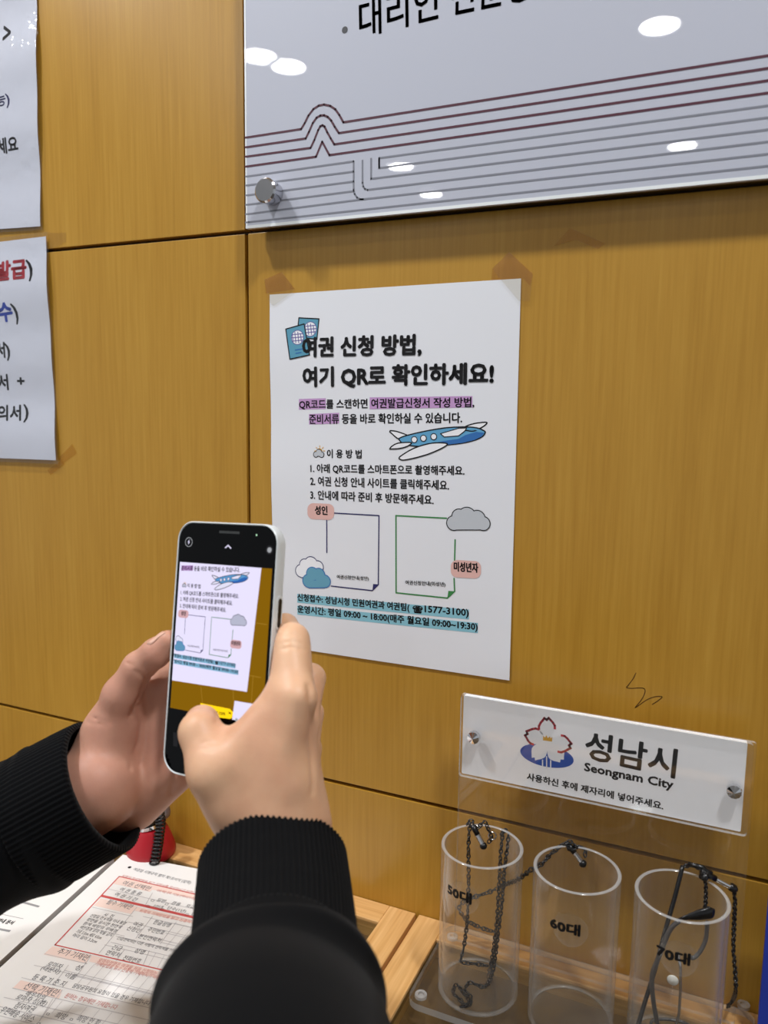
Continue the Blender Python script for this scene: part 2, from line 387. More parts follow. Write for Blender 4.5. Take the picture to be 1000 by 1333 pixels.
# --- the printed notice
PW, PH = 21.0, 29.7; PT = .0078
cT, sT = math.cos(PT), math.sin(PT)
def sag(u, v):
    """how far the sheet lifts off the wall, u across 0..1, v down 0..1"""
    return .06+.16*math.sin(math.pi*u)*(.4+.6*math.sin(math.pi*v))+.35*max(0, u-.55)**2*max(0, v-.6)*2+.10*(1-u)**3*math.sin(3*math.pi*v)**2
def notice_pos(x, z, l):
    u = min(max((x*cT+z*sT)/PW, 0), 1); v = min(max(-(z*cT-x*sT)/PH, 0), 1)
    return (x, -sag(u, v)-l, z)
def sheet_mesh(n, m, posf, corner, w, h, c, s_, th=.02):
    V = []; Fc = []
    for lay in (0, -th):
        for j in range(m+1):
            for i in range(n+1):
                a, b = w*i/n, -h*j/m; V.append(posf(corner[0]+a*c-b*s_, corner[1]+a*s_+b*c, lay))
    N = (n+1)*(m+1)
    for j in range(m):
        for i in range(n):
            a = j*(n+1)+i; Fc.append((a, a+n+1, a+n+2, a+1)); Fc.append((N+a, N+a+1, N+a+n+2, N+a+n+1))
    for i in range(n): Fc.append((i, i+1, N+i+1, N+i)); k = m*(n+1)+i; Fc.append((k+1, k, N+k, N+k+1))
    for j in range(m): k = j*(n+1); Fc.append((k+n+1, k, N+k, N+k+n+1)); k += n; Fc.append((k, k+n+1, N+k+n+1, N+k))
    return V, Fc
t = thing('notice_poster', (0, 0, -PH), 'white printed notice with aeroplane, clouds and passport pictures taped to the wood wall', 'notice')
V, Fc = sheet_mesh(14, 20, notice_pos, (0, 0), PW, PH, cT, sT)
auto_smooth(obj('paper_sheet', V, Fc, PAPER, t, smooth=True))
C5 = lambda p: on_wall((340+p[0]*.35, 350+p[1]*.35), -.15)
C6 = lambda p: on_wall((340+p[0]*.35, 600+p[1]*.35), -.15)
FP = lambda p: on_wall(p, -.15)
def draw_notice(pos, K, parent, pal, small=False):
    """K: scale of ink lift; pal(m): material for that ink"""
    P = lambda mp: Print(pos, mp)
    # passports
    p = P(C5)
    for quad, g in ((((140, 182), (215, 186), (208, 262), (133, 254)), (183, 224)), (((92, 224), (160, 205), (181, 320), (108, 336)), (136, 255))):
        k = 0 if g[0] > 150 else .012
        p.poly(quad, pal(PASSB), .010+k); p.line(quad, .1, pal(INK), .013+k, closed=True)
        p.disc(g, .60, pal(LAV), .015+k); p.disc(g, .54, pal(WHITEI), .017+k)
        for dx in (-18, -8, 3, 13): p.line([(g[0]+dx-2, g[1]-22+abs(dx+2)*.5), (g[0]+dx+2, g[1]+23-abs(dx+2)*.5)], .07, pal(LAV), .019+k)
        for dy in (-12, 0, 12): p.line([(g[0]-24+abs(dy)*.4, g[1]+dy+2), (g[0]+24-abs(dy)*.4, g[1]+dy-2)], .07, pal(LAV), .019+k)
    p.line([(128, 302), (160, 297)], .09, pal(DEEPB), .03); p.line([(130, 314), (150, 311)], .09, pal(DEEPB), .03)
    p.build('passport_picture', parent)
    # headline
    p = P(C5)
    p.text('여권 신청 방법,', (153, 334), (598, 326), 1.72, pal(INK), bold=.075, lift=.034)
    p.text('여기 QR로 확인하세요!', (155, 446), (865, 436), 1.78, pal(INK), bold=.075, lift=.034)
    p.build('headline_text', parent)
    # introduction
    p = P(C5)
    p.poly([(140, 484), (241, 481), (241, 521), (140, 524)], pal(PURP)); p.poly([(405, 478), (786, 473), (786, 515), (405, 522)], pal(PURP)); p.poly([(178, 540), (291, 535), (291, 575), (178, 579)], pal(PURP))
    p.text('QR코드를 스캔하면 여권발급신청서 작성 방법,', (141, 524), (793, 518), .82, pal(INK), bold=.022)
    p.text('준비서류 등을 바로 확인하실 수 있습니다.', (179, 578), (748, 574), .82, pal(INK), bold=.022)
    p.text('이 용 방 법', (246, 703), (376, 706), .72, pal(INK), bold=.02)
    p.build('introduction_text', parent)
    p = P(C5)
    for a in range(0, 360, 45): p.line([(219+13*math.cos(math.radians(a)), 677+13*math.sin(math.radians(a))), (219+19*math.cos(math.radians(a)), 677+19*math.sin(math.radians(a)))], .06, pal(GOLD))
    p.disc((219, 678), .24, pal(GOLD), .014)
    for c, r in (((205, 690), .2), ((216, 684), .26), ((226, 691), .2)): p.disc(c, r+.06, pal(INK), .016); p.disc(c, r, pal(CLOUDG), .019)
    p.build('weather_picture', parent)
    p = P(C6)
    p.text('1. 아래 QR코드를 스마트폰으로 촬영해주세요.', (185, 46), (757, 57), .80, pal(INK), bold=.02)
    p.text('2. 여권 신청 안내 사이트를 클릭해주세요.', (184, 92), (700, 110), .80, pal(INK), bold=.02)
    p.text('3. 안내에 따라 준비 후 방문해주세요.', (184, 143), (643, 164), .80, pal(INK), bold=.02)
    p.build('instruction_text', parent)
    # aeroplane
    p = P(C5)
    def shape(pts, m, l, w=.1, close=True):
        pp = [tuple(a) for a in spline([np.array(x+(0,)) for x in pts+[pts[0]]], 4)][:-1]; pp = [(a[0], a[1]) for a in pp]
        p.poly(pp, pal(m), l); p.line(pp, w, pal(INK), l+.002, closed=True)
    shape([(745, 596), (768, 583), (800, 574), (838, 571), (832, 582), (812, 594), (785, 604)], WHITEI, .010)
    shape([(480, 606), (484, 602), (510, 606), (548, 622), (516, 634)], WHITEI, .010)
    shape([(512, 632), (535, 622), (600, 606), (680, 592), (750, 588), (800, 591), (830, 603), (832, 612), (822, 624), (795, 637), (750, 648), (690, 655), (620, 660), (570, 659), (530, 650)], SKYB, .014)
    p.poly([(620, 659), (690, 654), (750, 647), (795, 636), (821, 623), (829, 610), (800, 606), (760, 618), (735, 632), (680, 640), (640, 648)], pal(DEEPB), .018)
    for c in ((571, 635), (605, 630), (643, 624)): p.disc(c, .27, pal(INK), .020); p.disc(c, .20, pal(WHITEI), .022)
    p.poly([(668, 613), (735, 593), (765, 592), (757, 604), (735, 621), (682, 625)], pal(WHITEI), .020); p.line([(668, 613), (735, 593), (765, 592), (757, 604), (735, 621), (682, 625)], .07, pal(INK), .022, closed=True)
    shape([(480, 670), (488, 660), (512, 648), (560, 646), (545, 660), (515, 668)], WHITEI, .024)
    shape([(515, 706), (520, 697), (560, 672), (605, 655), (650, 647), (693, 650), (675, 666), (625, 688), (570, 704), (530, 711)], WHITEI, .024)
    p.build('aeroplane_picture', parent)
    # the two cards
    p = P(C6)
    p.line([(262, 193), (440, 203), (437, 460)], .1, pal(NAVY)); p.line([(245, 216), (245, 341)], .1, pal(NAVY)); p.line([(262, 465), (415, 482), (437, 459)], .1, pal(NAVY))
    p.poly([(415, 482), (418, 457), (439, 459)], pal(NAVY), .018)
    p.build('adult_card_frame', parent)
    p = P(C6)
    p.line([(690, 213), (503, 203), (503, 490), (693, 510), (720, 485), (718, 437)], .11, pal(GREEN)); p.line([(722, 293), (720, 370)], .11, pal(GREEN))
    p.poly([(693, 510), (697, 483), (721, 485)], pal(GREEN), .018)
    p.build('minor_card_frame', parent)
    def badge(nm, x0, x1, y0, y1, r, sk):
        pts = []; p = P(C6)
        for cx, cy, a0 in ((x1-r, y0+r, -90), (x1-r, y1-r, 0), (x0+r, y1-r, 90), (x0+r, y0+r, 180)):
            pts += [(cx+r*math.cos(math.radians(a0+k*15)), cy+r*math.sin(math.radians(a0+k*15))+sk*(cx-x0)) for k in range(7)]
        p.poly(pts, pal(PINK), .02); p.build(nm, parent)
    badge('adult_badge', 173, 273, 156, 216, 22, .04); badge('minor_badge', 706, 818, 367, 432, 24, .06)
    for nm, args, h, bo in (('adult_badge_text', ('성인', (201, 200), (249, 202)), .78, .03), ('minor_badge_text', ('미성년자', (717, 411), (808, 417)), .78, .03),
                            ('adult_caption_text', ('여권신청안내(성인)', (283, 440), (402, 447)), .40, .008), ('minor_caption_text', ('여권신청안내(미성년)', (538, 462), (686, 470)), .42, .008)):
        p = P(C6); p.text(*args, h, pal(INK), bold=bo, lift=.028); p.build(nm, parent)
    def cloud(name, cs, base, fill, line, l):
        """base: x0, x1, top y, bottom y of the flat underside"""
        p = P(C6); x0, x1, y0, y1 = base; e = 3.4
        for c, r in cs: p.disc(c, r+.075, pal(line), l)
        p.poly([(x0, y0), (x1, y0), (x1, y1+e), (x0, y1+e)], pal(line), l)
        for c, r in cs: p.disc(c, r, pal(fill), l+.004)
        p.poly([(x0, y0), (x1, y0), (x1, y1), (x0, y1)], pal(fill), l+.006)
        p.build(name, parent)
    cloud('grey_cloud_picture', [((717, 231), .53), ((737, 207), .55), ((766, 207), .68), ((804, 214), .58), ((826, 233), .50)], (717, 826, 228, 255), CLOUDG, INK, .026)
    cloud('white_cloud_picture', [((149, 409), .50), ((163, 387), .48), ((186, 384), .60), ((212, 394), .48)], (149, 212, 405, 432), WHITEI, NAVY, .016)
    cloud('blue_cloud_picture', [((177, 446), .52), ((192, 420), .54), ((216, 424), .54), ((238, 447), .50)], (177, 238, 444, 470), CLOUDB, DEEPB, .026)
    p = P(C6)
    p.poly([(135, 494), (773, 553), (773, 590), (135, 527)], pal(TEAL)); p.poly([(135, 538), (806, 603), (806, 641), (135, 571)], pal(TEAL))
    a, b = np.array((136, 525.)), np.array((773, 586.)); L = lambda f_: tuple(a+(b-a)*f_)
    p.text('신청접수: 성남시청 민원여권과 여권팀(', L(0), L(.655), .78, pal(INK), bold=.024, lift=.02)
    p.text('☎', L(.672), L(.732), .66, pal(INK), bold=.03, lift=.02)
    p.text('1577-3100)', L(.742), L(1), .74, pal(INK), bold=.024, lift=.02)
    p.text('운영시간: 평일 09:00 ~ 18:00(매주 월요일 09:00~19:30)', (136, 569), (806, 638), .80, pal(INK), bold=.024, lift=.02)
    p.build('contact_text', parent)
draw_notice(notice_pos, 1, t, lambda m: m)

# --- the two laminated notices at the left
def laminated(name, br, tr, W, label, texts):
    """texts: (string, left px, right px, height, material)"""
    x1, z0 = on_wall(br, -.1); x2, z1 = on_wall(tr, -.1)
    d = np.array([x2-x1, z1-z0]); d /= np.linalg.norm(d); H = math.hypot(x2-x1, z1-z0)
    c, s_ = d[1], -d[0]          # across and up directions of the tilted sheet
    tl = (x2-c*W, z1-s_*W)
    t = thing(name, (x1, 0, z0), label, 'notice')
    wob = lambda u: .27+.10*math.sin(u*.35+1)+.06*math.sin(u*.9)
    pos = lambda x, z, l: (x, -wob(z)-l, z)
    V, Fc = sheet_mesh(6, 24, pos, tl, W, H, c, s_); auto_smooth(obj('paper_sheet', V, Fc, LAMIN, t, smooth=True))
    e = .35
    V, Fc = sheet_mesh(6, 24, lambda x, z, l: (x, -wob(z)-.10-l, z), (tl[0]-e*c-e*s_, tl[1]-e*s_+e*c), W+2*e, H+2*e, c, s_, .006); auto_smooth(obj('lamination_film', V, Fc, FILM, t, smooth=True))
    for s, a, b, h, m, bo in texts:
        p = Print(pos, lambda q_: on_wall(q_, -.3)); p.text(s, a, b, h, m, bold=bo, lift=.012); p.build('lettering', t)
laminated('laminated_notice', (54, 295), (47, -70), 21, 'laminated white notice with a black arrow bracket, the upper sheet at the wall edge',
          [('>', (3, 53), (13, 52), 1.35, INK, .05), ('능', (-3, 140), (8, 137), 1.2, NAVY, .03), (')', (9, 141), (14, 139), 1.3, NAVY, .03), ('세요', (-3, 202), (24, 197), 1.45, INK, .05)])
laminated('laminated_notice', (75, 599), (61, 308), 21, 'laminated white notice with red and blue lettering, the lower sheet at the wall edge',
          [('발급', (-4, 367), (36, 363), 1.95, RED, .10), (')', (39, 367), (46, 364), 2.1, INK, .06), ('수', (-1, 421), (18, 418), 1.9, BLUEI, .09), (')', (21, 423), (27, 420), 2.1, INK, .06),
           ('서', (-4, 467), (7, 466), 1.6, INK, .06), (')', (9, 470), (15, 468), 1.75, INK, .05), ('서', (-4, 508), (10, 508), 1.6, INK, .06), ('+', (21, 501), (31, 501), .75, INK, .06),
           ('의서', (-4, 548), (27, 548), 1.6, INK, .06), (')', (30, 550), (37, 550), 1.8, INK, .05)])

# --- tape and tape marks
def tape(px, label, m, name='clear_tape', y=-.03, th=.012):
    P = [on_wall(p, y) for p in px]
    c = (sum(p[0] for p in P)/len(P), 0, sum(p[1] for p in P)/len(P)); n = len(P)
    V = [(p[0], y-th, p[1]) for p in P]+[(p[0], y+.025, p[1]) for p in P]
    tag(obj(name, V, [tuple(range(n))]+[(i, (i+1) % n, n+(i+1) % n, n+i) for i in range(n)], m, loc=c), label, 'tape')
tape([(344, 364), (368, 354), (384, 378), (356, 398), (350, 392)], 'clear tape holding the top left corner of the notice with the aeroplane', TAPE, y=-.16)
tape([(641, 350), (663, 328), (694, 358), (690, 392), (676, 392), (654, 366)], 'amber tape strip over the top right corner of the notice with the aeroplane', TAPE, y=-.16)
tape([(345, 364), (366, 354), (384, 376), (352, 381), (346, 382)], 'amber tape residue on the wood at the top left corner of the aeroplane notice', OLDTAPE, 'tape_residue', y=-.01)
tape([(641, 350), (663, 328), (694, 356), (690, 372), (681, 362), (640, 366)], 'amber tape residue on the wood at the top right corner of the aeroplane notice', OLDTAPE, 'tape_residue', y=-.01)
tape([(722, 320), (742, 297), (788, 317), (778, 324), (750, 312)], 'old brown tape residue on bare wood below the white board', OLDTAPE, 'tape_residue')
tape([(62, 303), (86, 303), (86, 315), (66, 325)], 'shiny clear tape at the top corner of the red lettered notice', TAPE)
tape([(76, 597), (94, 578), (100, 590), (82, 603)], 'amber tape mark at the bottom corner of the red lettered notice', OLDTAPE, 'tape_residue')
tape([(62, 612), (80, 600), (84, 604), (66, 618)], 'small amber tape mark just below the red lettered notice', OLDTAPE, 'tape_residue')

# --- pencil scribble
pts = [(828, 876), (824, 884), (818, 892), (816, 895), (822, 896), (832, 895.5), (838, 896), (840, 900), (837, 908), (832, 915), (827, 921), (832, 918), (842, 911), (853, 907), (862, 907), (857, 912), (849, 917)]
P = [on_wall(p, -.01) for p in pts]
raw = Print(lambda x, z, l: (x, -l, z)); raw.line([(a[0], a[1]) for a in spline([np.array((p[0], p[1], 0)) for p in P], 4)], .055, mat('pencil_line', (92, 60, 14), .6), .012)
tag(obj('pencil_scribble', raw.v, raw.f, raw.mats), 'thin pencil scribble on the bare wood above the acrylic sign', 'scribble')

# ================================================================ THE COUNTER
def table(x0, x1, label):
    t = thing('display_table', ((x0+x1)/2, -22, ZB), label, 'table')
    y0, y1 = -45., -.05; w = 2.35; h = 4.2
    for nm, a, b, m in (('back_rail', (x0+w, y1-w, ZC-h), (x1-w, y1, ZC), RAILX), ('front_rail', (x0+w, y0, ZC-h), (x1-w, y0+w, ZC), RAILX),
                        ('side_rail', (x0, y0, ZC-h), (x0+w, y1, ZC), RAILY), ('side_rail', (x1-w, y0, ZC-h), (x1, y1, ZC), RAILY)):
        mb = MB(); mb.box(a, b); mb.build(nm, m, t, bevel=.07)
    mb = MB(); mb.box((x0+w, y0+w, ZC-.75), (x1-w, y1-w, ZC-.25)); mb.build('glass_top', TABLEGLASS, t)
    mb = MB(); mb.box((x0+w, y0+w, ZC-2.2), (x1-w, y1-w, ZC-1.5)); mb.build('inset_board', BROWN, t)
    for x in (x0+.6, x1-4.6):
        for y in (y0+.6, y1-4.6):
            mb = MB(); mb.box((x, y, ZB), (x+4, y+4, ZC-h)); mb.build('leg', RAILX, t, bevel=.1)
table(-60, 14.0, 'oak framed glass topped table under the red and white paper form')
table(14.3, 88, 'oak framed glass topped table under the three clear acrylic cups')

# --- papers
def flat_sheet(name, corner, ang, w, h, z, label, cat='paper', m=SHEET, n=1):
    c, s_ = math.cos(ang), math.sin(ang)
    pos = lambda x, y, l: (x, y, z+l)
    t = thing(name, (corner[0], corner[1], z-.02), label, cat)
    V, Fc = sheet_mesh(8, 10, lambda x, y, l: pos(x, y, l if l == 0 else l*n), corner, w, h, c, s_); Fc = [f[::-1] for f in Fc]
    obj('paper_sheet', V, Fc, m, t); return t
ZF = -50.45
FM = lambda p: on((p[0]*.27, 1100+p[1]*.27), 2, ZF)[:2]
tl = np.array(on((160, 1112.5), 2, ZF)[:2]); le = np.array(on((2, 1273), 2, ZF)[:2])-tl; te = np.array(on((259, 1139), 2, ZF)[:2])-tl
aw = math.atan2(te[1], te[0]); al = math.atan2(le[1], le[0])+math.pi/2
ANG = aw*.35+al*.65
flat_sheet('paper_form', (tl[0]+1.1, tl[1]+.1), ANG*.8, 21.6, 29.7, ZF-.18, 'plain white sheet whose corner peeks out beside the black sleeve under the red form', n=4)
form = flat_sheet('paper_form', tuple(tl), ANG, 21.0, 29.7, ZF, 'white application form printed with red borders and peach bands on the table', 'form', n=3)
p = Print(lambda x, y, l: (x, y, ZF+l), FM)
def par(a, b, c, d, m, l=.008): p.poly([a, b, c, d], m, l)
par((575, 152), (955, 242), (955, 262), (552, 176), FORMP, .005); par((575, 152), (757, 195), (722, 226), (543, 186), FORMP)
par((487, 258), (660, 298), (632, 333), (452, 292), FORMP); par((660, 298), (955, 366), (955, 384), (645, 316), FORMP)
par((253, 488), (442, 532), (415, 573), (210, 528), FORMP); par((100, 652), (300, 700), (285, 742), (62, 690), FORMP)
par((442, 532), (835, 625), (815, 655), (430, 562), FORMP)
def ln(*pts, w=.05, m=FORMG, l=.014): p.line(pts, w, m, l)
ln((1300, 322), (575, 152), (265, 482), (1250, 712), w=.11, m=FORMR); p.line([(493, 246), (1300, 436)], .28, FORMR, .016)
for a, b in (((520, 212), (955, 314)), ((690, 345), (980, 412)), ((820, 340), (1000, 382)), ((662, 430), (960, 500)), ((620, 372), (1000, 462)), ((560, 440), (900, 520)), ((505, 482), (890, 572)),
             ((215, 525), (420, 573)), ((165, 580), (810, 735)), ((105, 640), (780, 800)), ((60, 690), (760, 855)), ((20, 735), (740, 905)), ((-20, 775), (700, 945)), ((-60, 810), (650, 980)), ((310, 605), (830, 730)), ((350, 630), (820, 742)), ((420, 395), (600, 440)), ((400, 540), (415, 573)), ((535, 470), (920, 560)),
             ((445, 300), (640, 345)), ((840, 378), (990, 413)), ((800, 425), (980, 467)), ((775, 470), (955, 512))): ln(a, b)
for a, b in (((735, 232), (700, 292)), ((660, 300), (478, 522)), ((735, 345), (655, 450)), ((850, 372), (772, 478)), ((440, 532), (370, 632)), ((330, 580), (270, 660)), ((300, 700), (200, 835)), ((600, 505), (560, 560)), ((720, 510), (690, 580)), ((255, 742), (190, 850))): ln(a, b)
for k in range(9): ln((455+k*44, 575+k*10), (372+k*44, 672+k*10), w=.03)
for k in range(5): ln((888+k*38, 388+k*9), (800+k*38, 492+k*9), w=.03)
for k in range(6): ln((300+k*60, 752+k*14), (250+k*60, 812+k*14), w=.03)
for k in range(4): ln((752+k*42, 520+k*10), (716+k*42, 585+k*10), w=.03)
p.build('printed_grid', form)
p = Print(lambda x, y, l: (x, y, ZF+l), FM)
p.disc((625, 108), .16, INK)
def tx(s, a, b, h, m=FORMT, bo=0): p.text(s, a, b, h, m, bold=bo, lift=.016)
tx('여권법 시행규칙 별지 제1호서식 (앞쪽)', (636, 124), (912, 192), .50)
tx('뒤쪽의 작성방법을 읽고 신청서를 작성하시기 바랍니다', (583, 155), (955, 243), .36, FORMTR, 0)
tx('여', (930, 220), (962, 228), 1.0, INK, .05)
tx('여권 선택란', (584, 191), (716, 222), .62); tx('여 권 종 류', (572, 220), (672, 246), .5); tx('여 권 기 간', (547, 244), (652, 274), .5)
tx('아래 해당 종류, 기간을 선택하시기 바랍니다', (752, 224), (960, 272), .34, FORMTR, 0)
tx('일반', (752, 271), (792, 281), .46); tx('관용', (822, 286), (862, 296), .46); tx('외교관', (892, 300), (950, 314), .46)
tx('10년', (736, 301), (776, 311), .46); tx('단수(1년)', (800, 312), (888, 332), .5); tx('잔여', (918, 338), (958, 348), .46)
for a in ((740, 265), (808, 282), (718, 292), (785, 307), (905, 332), (235, 812), (348, 838), (190, 858)): p.line([(a[0]-7, a[1]-2), (a[0]+5, a[1]+1), (a[0]-1, a[1]+9), (a[0]-13, a[1]+6)], .03, FORMT, .016, closed=True)
tx('필수 기재란', (508, 284), (627, 312), .62); tx('뒤쪽의 기재방법을 읽고 신중히 기재', (668, 322), (955, 388), .36, FORMTR, 0)
tx('사  진', (496, 342), (540, 352), .40)
for i, s in enumerate(('신청일 전 6개월 이내 촬영', '정면을 응시한 천연색', '흰색 바탕의 무배경', '색안경과 모자 착용 금지', '가로 3.5cm 세로 4.5cm', '머리 길이 3.2cm')):
    tx(s, (430-i*17, 346+i*19), (600-i*22-(30 if i > 3 else 0), 386+i*19-(6 if i > 3 else 0)), .40, FORMT, 0)
tx('여권', (636, 388), (676, 398), .5); tx('신청인', (606, 410), (668, 425), .52); tx('한글성명', (734, 380), (813, 398), .52); tx('주민번호', (706, 416), (784, 434), .52); tx('본인연락처', (662, 448), (767, 472), .52)
tx('긴급연락처는 다른 사람의 연락처를 기재하십시오', (560, 455), (905, 535), .36, FORMT, 0)
tx('긴급', (534, 502), (578, 512), .5); tx('연락처', (504, 528), (568, 543), .52); tx('성명', (642, 518), (688, 529), .5); tx('전화번호', (586, 554), (670, 573), .52)
tx('추가 기재란', (268, 524), (414, 560), .66); tx('로마자성명은 여권을 처음 신청하는 경우에만', (468, 563), (830, 648), .40, FORMTR, 0); tx('기재방법을 읽고 신중히 기재하시기 바랍니다', (455, 580), (800, 660), .40, FORMTR, 0)
tx('로마자', (220, 583), (289, 600), .52); tx('(대문자)', (188, 606), (276, 628), .58); tx('성', (355, 601), (380, 607), .55); tx('이름', (306, 638), (355, 650), .52)
tx('등 록 기 준 지', (148, 648), (302, 686), .58); tx('담당공무원의 요청이 있을 경우 기재합니다', (345, 688), (716, 776), .44, FORMT, 0)
tx('선택 기재란', (107, 694), (265, 732), .70); tx('원하는 경우에만 기재합니다', (306, 736), (555, 796), .46, FORMTR, 0)
tx('배우자의', (116, 726), (204, 750), .55); tx('로마자 성(姓)', (66, 748), (210, 784), .60); tx('점자여권', (60, 786), (152, 810), .58); tx('우편배송 서비스', (-10, 808), (148, 858), .62)
tx('희망', (258, 832), (310, 846), .52); tx('희망 안 함', (364, 848), (468, 875), .55)
p.build('printed_text', form)
# the sheet beside it
tl2 = np.array(on((148.5, 1117), 2, ZF)[:2]); le2 = np.array(on((-8, 1260), 2, ZF)[:2])-tl2; a2 = math.atan2(le2[1], le2[0])+math.pi/2
c2, s2 = math.cos(a2), math.sin(a2)
left = flat_sheet('paper_sheets', (tl2[0]-21*c2, tl2[1]-21*s2), a2, 21.0, 29.7, ZF+.1, 'stack of white sheets with pale grey lines under the left sleeve', n=26)
p = Print(lambda x, y, l: (x, y, ZF+.1+l), lambda q_: on((q_[0]*.27, 1100+q_[1]*.27), 2, ZF+.1)[:2])
for a, b, w in (((180, 160), (325, 175), .05), ((60, 200), (262, 236), .05), ((60, 262), (185, 297), .22), ((-60, 320), (112, 356), .05), ((-90, 390), (45, 415), .22), ((-90, 230), (30, 262), .05)): p.line([a, b], w, LTEXT, .012)
p.text('안내 문서', (-20, 372), (55, 386), .5, FORMT, .012)
p.build('printed_text', left)

# --- red pen stand with its coiled cord
def DP(px, d): return depth_at(px, d)
t = thing('pen_stand', (-10.9, -2.45, ZC), 'red desk pen stand with a black coiled cord behind the paper form', 'pen stand')
hy = -2.45; hx = on((197, 1112), 1, hy)[0]
mb = MB(); prof = [(0, 0), (2.15, 0), (2.28, .25), (2.2, .8), (1.9, 1.7), (1.6, 2.4), (1.42, 2.7), (0, 2.75)]
mb.lathe((hx, hy, ZC), prof, 40); o = mb.build('base', REDPL, t, smooth=True); auto_smooth(o)
mb = MB(); mb.tube([(hx-.2, hy-.2, ZC+2.6), (hx-.4, hy-.1, ZC+5.6)], [1.0, .95], 24); o = mb.build('pen_socket', BLACKPL, t, smooth=True); auto_smooth(o)
mb = MB(); mb.tube([(hx-.15, hy-.2, ZC+2.7), (hx-.2, hy-.2, ZC+3.0)], [1.15, 1.15], 24); o = mb.build('collar_ring', CHROME, t, smooth=True); auto_smooth(o)
mb = MB(); mb.lathe((hx+1.15, hy+.3, ZC+4.4), [(0, -.3), (.75, -.3), (.9, -.1), (.9, .1), (.75, .3), (0, .3)], 28, axis='y'); o = mb.build('round_tag', mat('grey_tag', (104, 84, 76), .3), t, smooth=True); auto_smooth(o)
path = spline([DP(q_, depth_of((hx, hy, ZC+3))-2.0) for q_ in ((206, 1052), (209, 1070), (207, 1090), (204, 1110), (199, 1132))], 10)
tot = len(path)-1; turns = 17; H = []
for i in range(turns*14+1):
    f_ = i/(turns*14)*tot; k = min(int(f_), tot-1); c_ = path[k]+(path[k+1]-path[k])*(f_-k); T = path[k+1]-path[k]; T = T/np.linalg.norm(T)
    n1 = np.cross(T, AF); n1 /= np.linalg.norm(n1); n2 = np.cross(T, n1); a = 2*math.pi*i/14
    H.append(c_+.40*(n1*math.cos(a)+n2*math.sin(a)))
mb = MB(); mb.tube(H, .095, 6); mb.build('coiled_cord', BLACKPL, t, smooth=True)

# --- clear acrylic stand with the city sign
ZP = ZC+.5
sbl = on((598, 1003), 1, -3.0); sx0, sx1 = 18.45, 38.05; sz0, sz1 = -36.35, -30.05
t = thing('acrylic_stand', (28, -5, ZC), 'clear acrylic stand carrying the white city emblem sign in front of the wall', 'sign stand')
def rounded(x0, y0, x1, y1, r, n=8):
    P = []
    for cx, cy, a0 in ((x1-r, y1-r, 0), (x0+r, y1-r, 90), (x0+r, y0+r, 180), (x1-r, y0+r, 270)):
        P += [(cx+r*math.cos(math.radians(a0+90*k/n)), cy+r*math.sin(math.radians(a0+90*k/n))) for k in range(n+1)]
    return P
def slab(P, lo, hi, f3, mface, medge, name, parent, mats):
    n = len(P); V = [f3(a, b, lo) for a, b in P]+[f3(a, b, hi) for a, b in P]
    Fc = [tuple(range(n-1, -1, -1)), tuple(range(n, 2*n))]+[(i, (i+1) % n, n+(i+1) % n, n+i) for i in range(n)]
    return obj(name, V, Fc, mats, parent, [mface]*2+[medge]*n)
flatz = lambda a, b, h: (a, b, h); flaty = lambda a, b, h: (a, h, b)
slab(rounded(17.1, -9.9, 39.6, -.7, 1.0), ZC+.0, ZP, flatz, 0, 1, 'base_plate', t, [ACRY, ACRYE])
slab(rounded(18.2, ZP, 38.25, sz1-.2, .2), -2.55, -2.25, flaty, 0, 1, 'back_plate', t, [ACRY, ACRYE])
sign = slab(rounded(sx0, sz0, sx1, sz1, .25), -3.35, -3.05, flaty, 0, 1, 'sign_cover', t, [ACRY, ACRYE])
YI = -3.0
WSIGN = mat('sign_white', (250, 250, 254), .4, coat=.3)
slab(rounded(sx0+.12, sz0+.1, sx1-.36, sz1-.12, .1), YI, YI+.4, flaty, 0, 0, 'sign_insert', t, [WSIGN])
C7 = lambda p: on_wall((560+p[0]*.44, 880+p[1]*.44), YI)
p = Print(lambda x, z, l: (x, YI-l, z), C7)
ec, e1, e2 = np.array((346, 236.)), np.array((79, 14.)), np.array((0, 33.))
p.poly([tuple(ec+e1*math.cos(k)+e2*math.sin(k)) for k in np.linspace(0, 2*math.pi, 48, endpoint=False)], LOGOB, .006)
FC = np.array((347, 192.))
def petal(tip, m, l, grow=0., red=False):
    tip = np.array(tip, float); per = np.array([-tip[1], tip[0]])*.98
    prof = [(0, .03), (.20, .16), (.40, .30), (.55, .36), (.68, .36), (.82, .28), (.93, .18), (1.03, .10), (.985, .05), (.94, 0)]
    pts = [FC+tip*a*(1+grow*.0)+per*b for a, b in prof]+[FC+tip*a-per*b for a, b in prof[::-1]]
    p.poly([tuple(q_) for q_ in pts], m, l)
    if red:
        side = [FC+tip*a+per*b for a, b in prof[3:]]+[FC+tip*a-per*b for a, b in prof[::-1][:-3]]
        p.line([tuple(q_) for q_ in side], .16, LOGOR, l+.003)
for tip in ((-40, 52), (42, 58)): petal(tip, WHITEI, .010)
for tip in ((-2, -66), (-62, -22), (68, 14)): petal(tip, WHITEI, .012, red=True)
p.disc(tuple(FC), .55, WHITEI, .0135)
p.poly([(334, 190), (335, 176), (340, 182), (344, 175), (349, 183), (355, 178), (357, 184), (362, 180), (361, 194)], GOLD, .016)
for x, a, b in ((333, 248, 266), (345, 238, 272), (357, 250, 270)): p.line([(x, a), (x, b)], .085, WHITEI, .016)
p.build('city_emblem', t)
p = Print(lambda x, z, l: (x, YI-l, z), C7)
p.text('성남시', (455, 244), (725, 305), 2.12, DKGREY, bold=.055, lift=.01)
p.text('Seongnam City', (455, 288), (719, 343), .83, DKGREY, bold=.03, lift=.01)
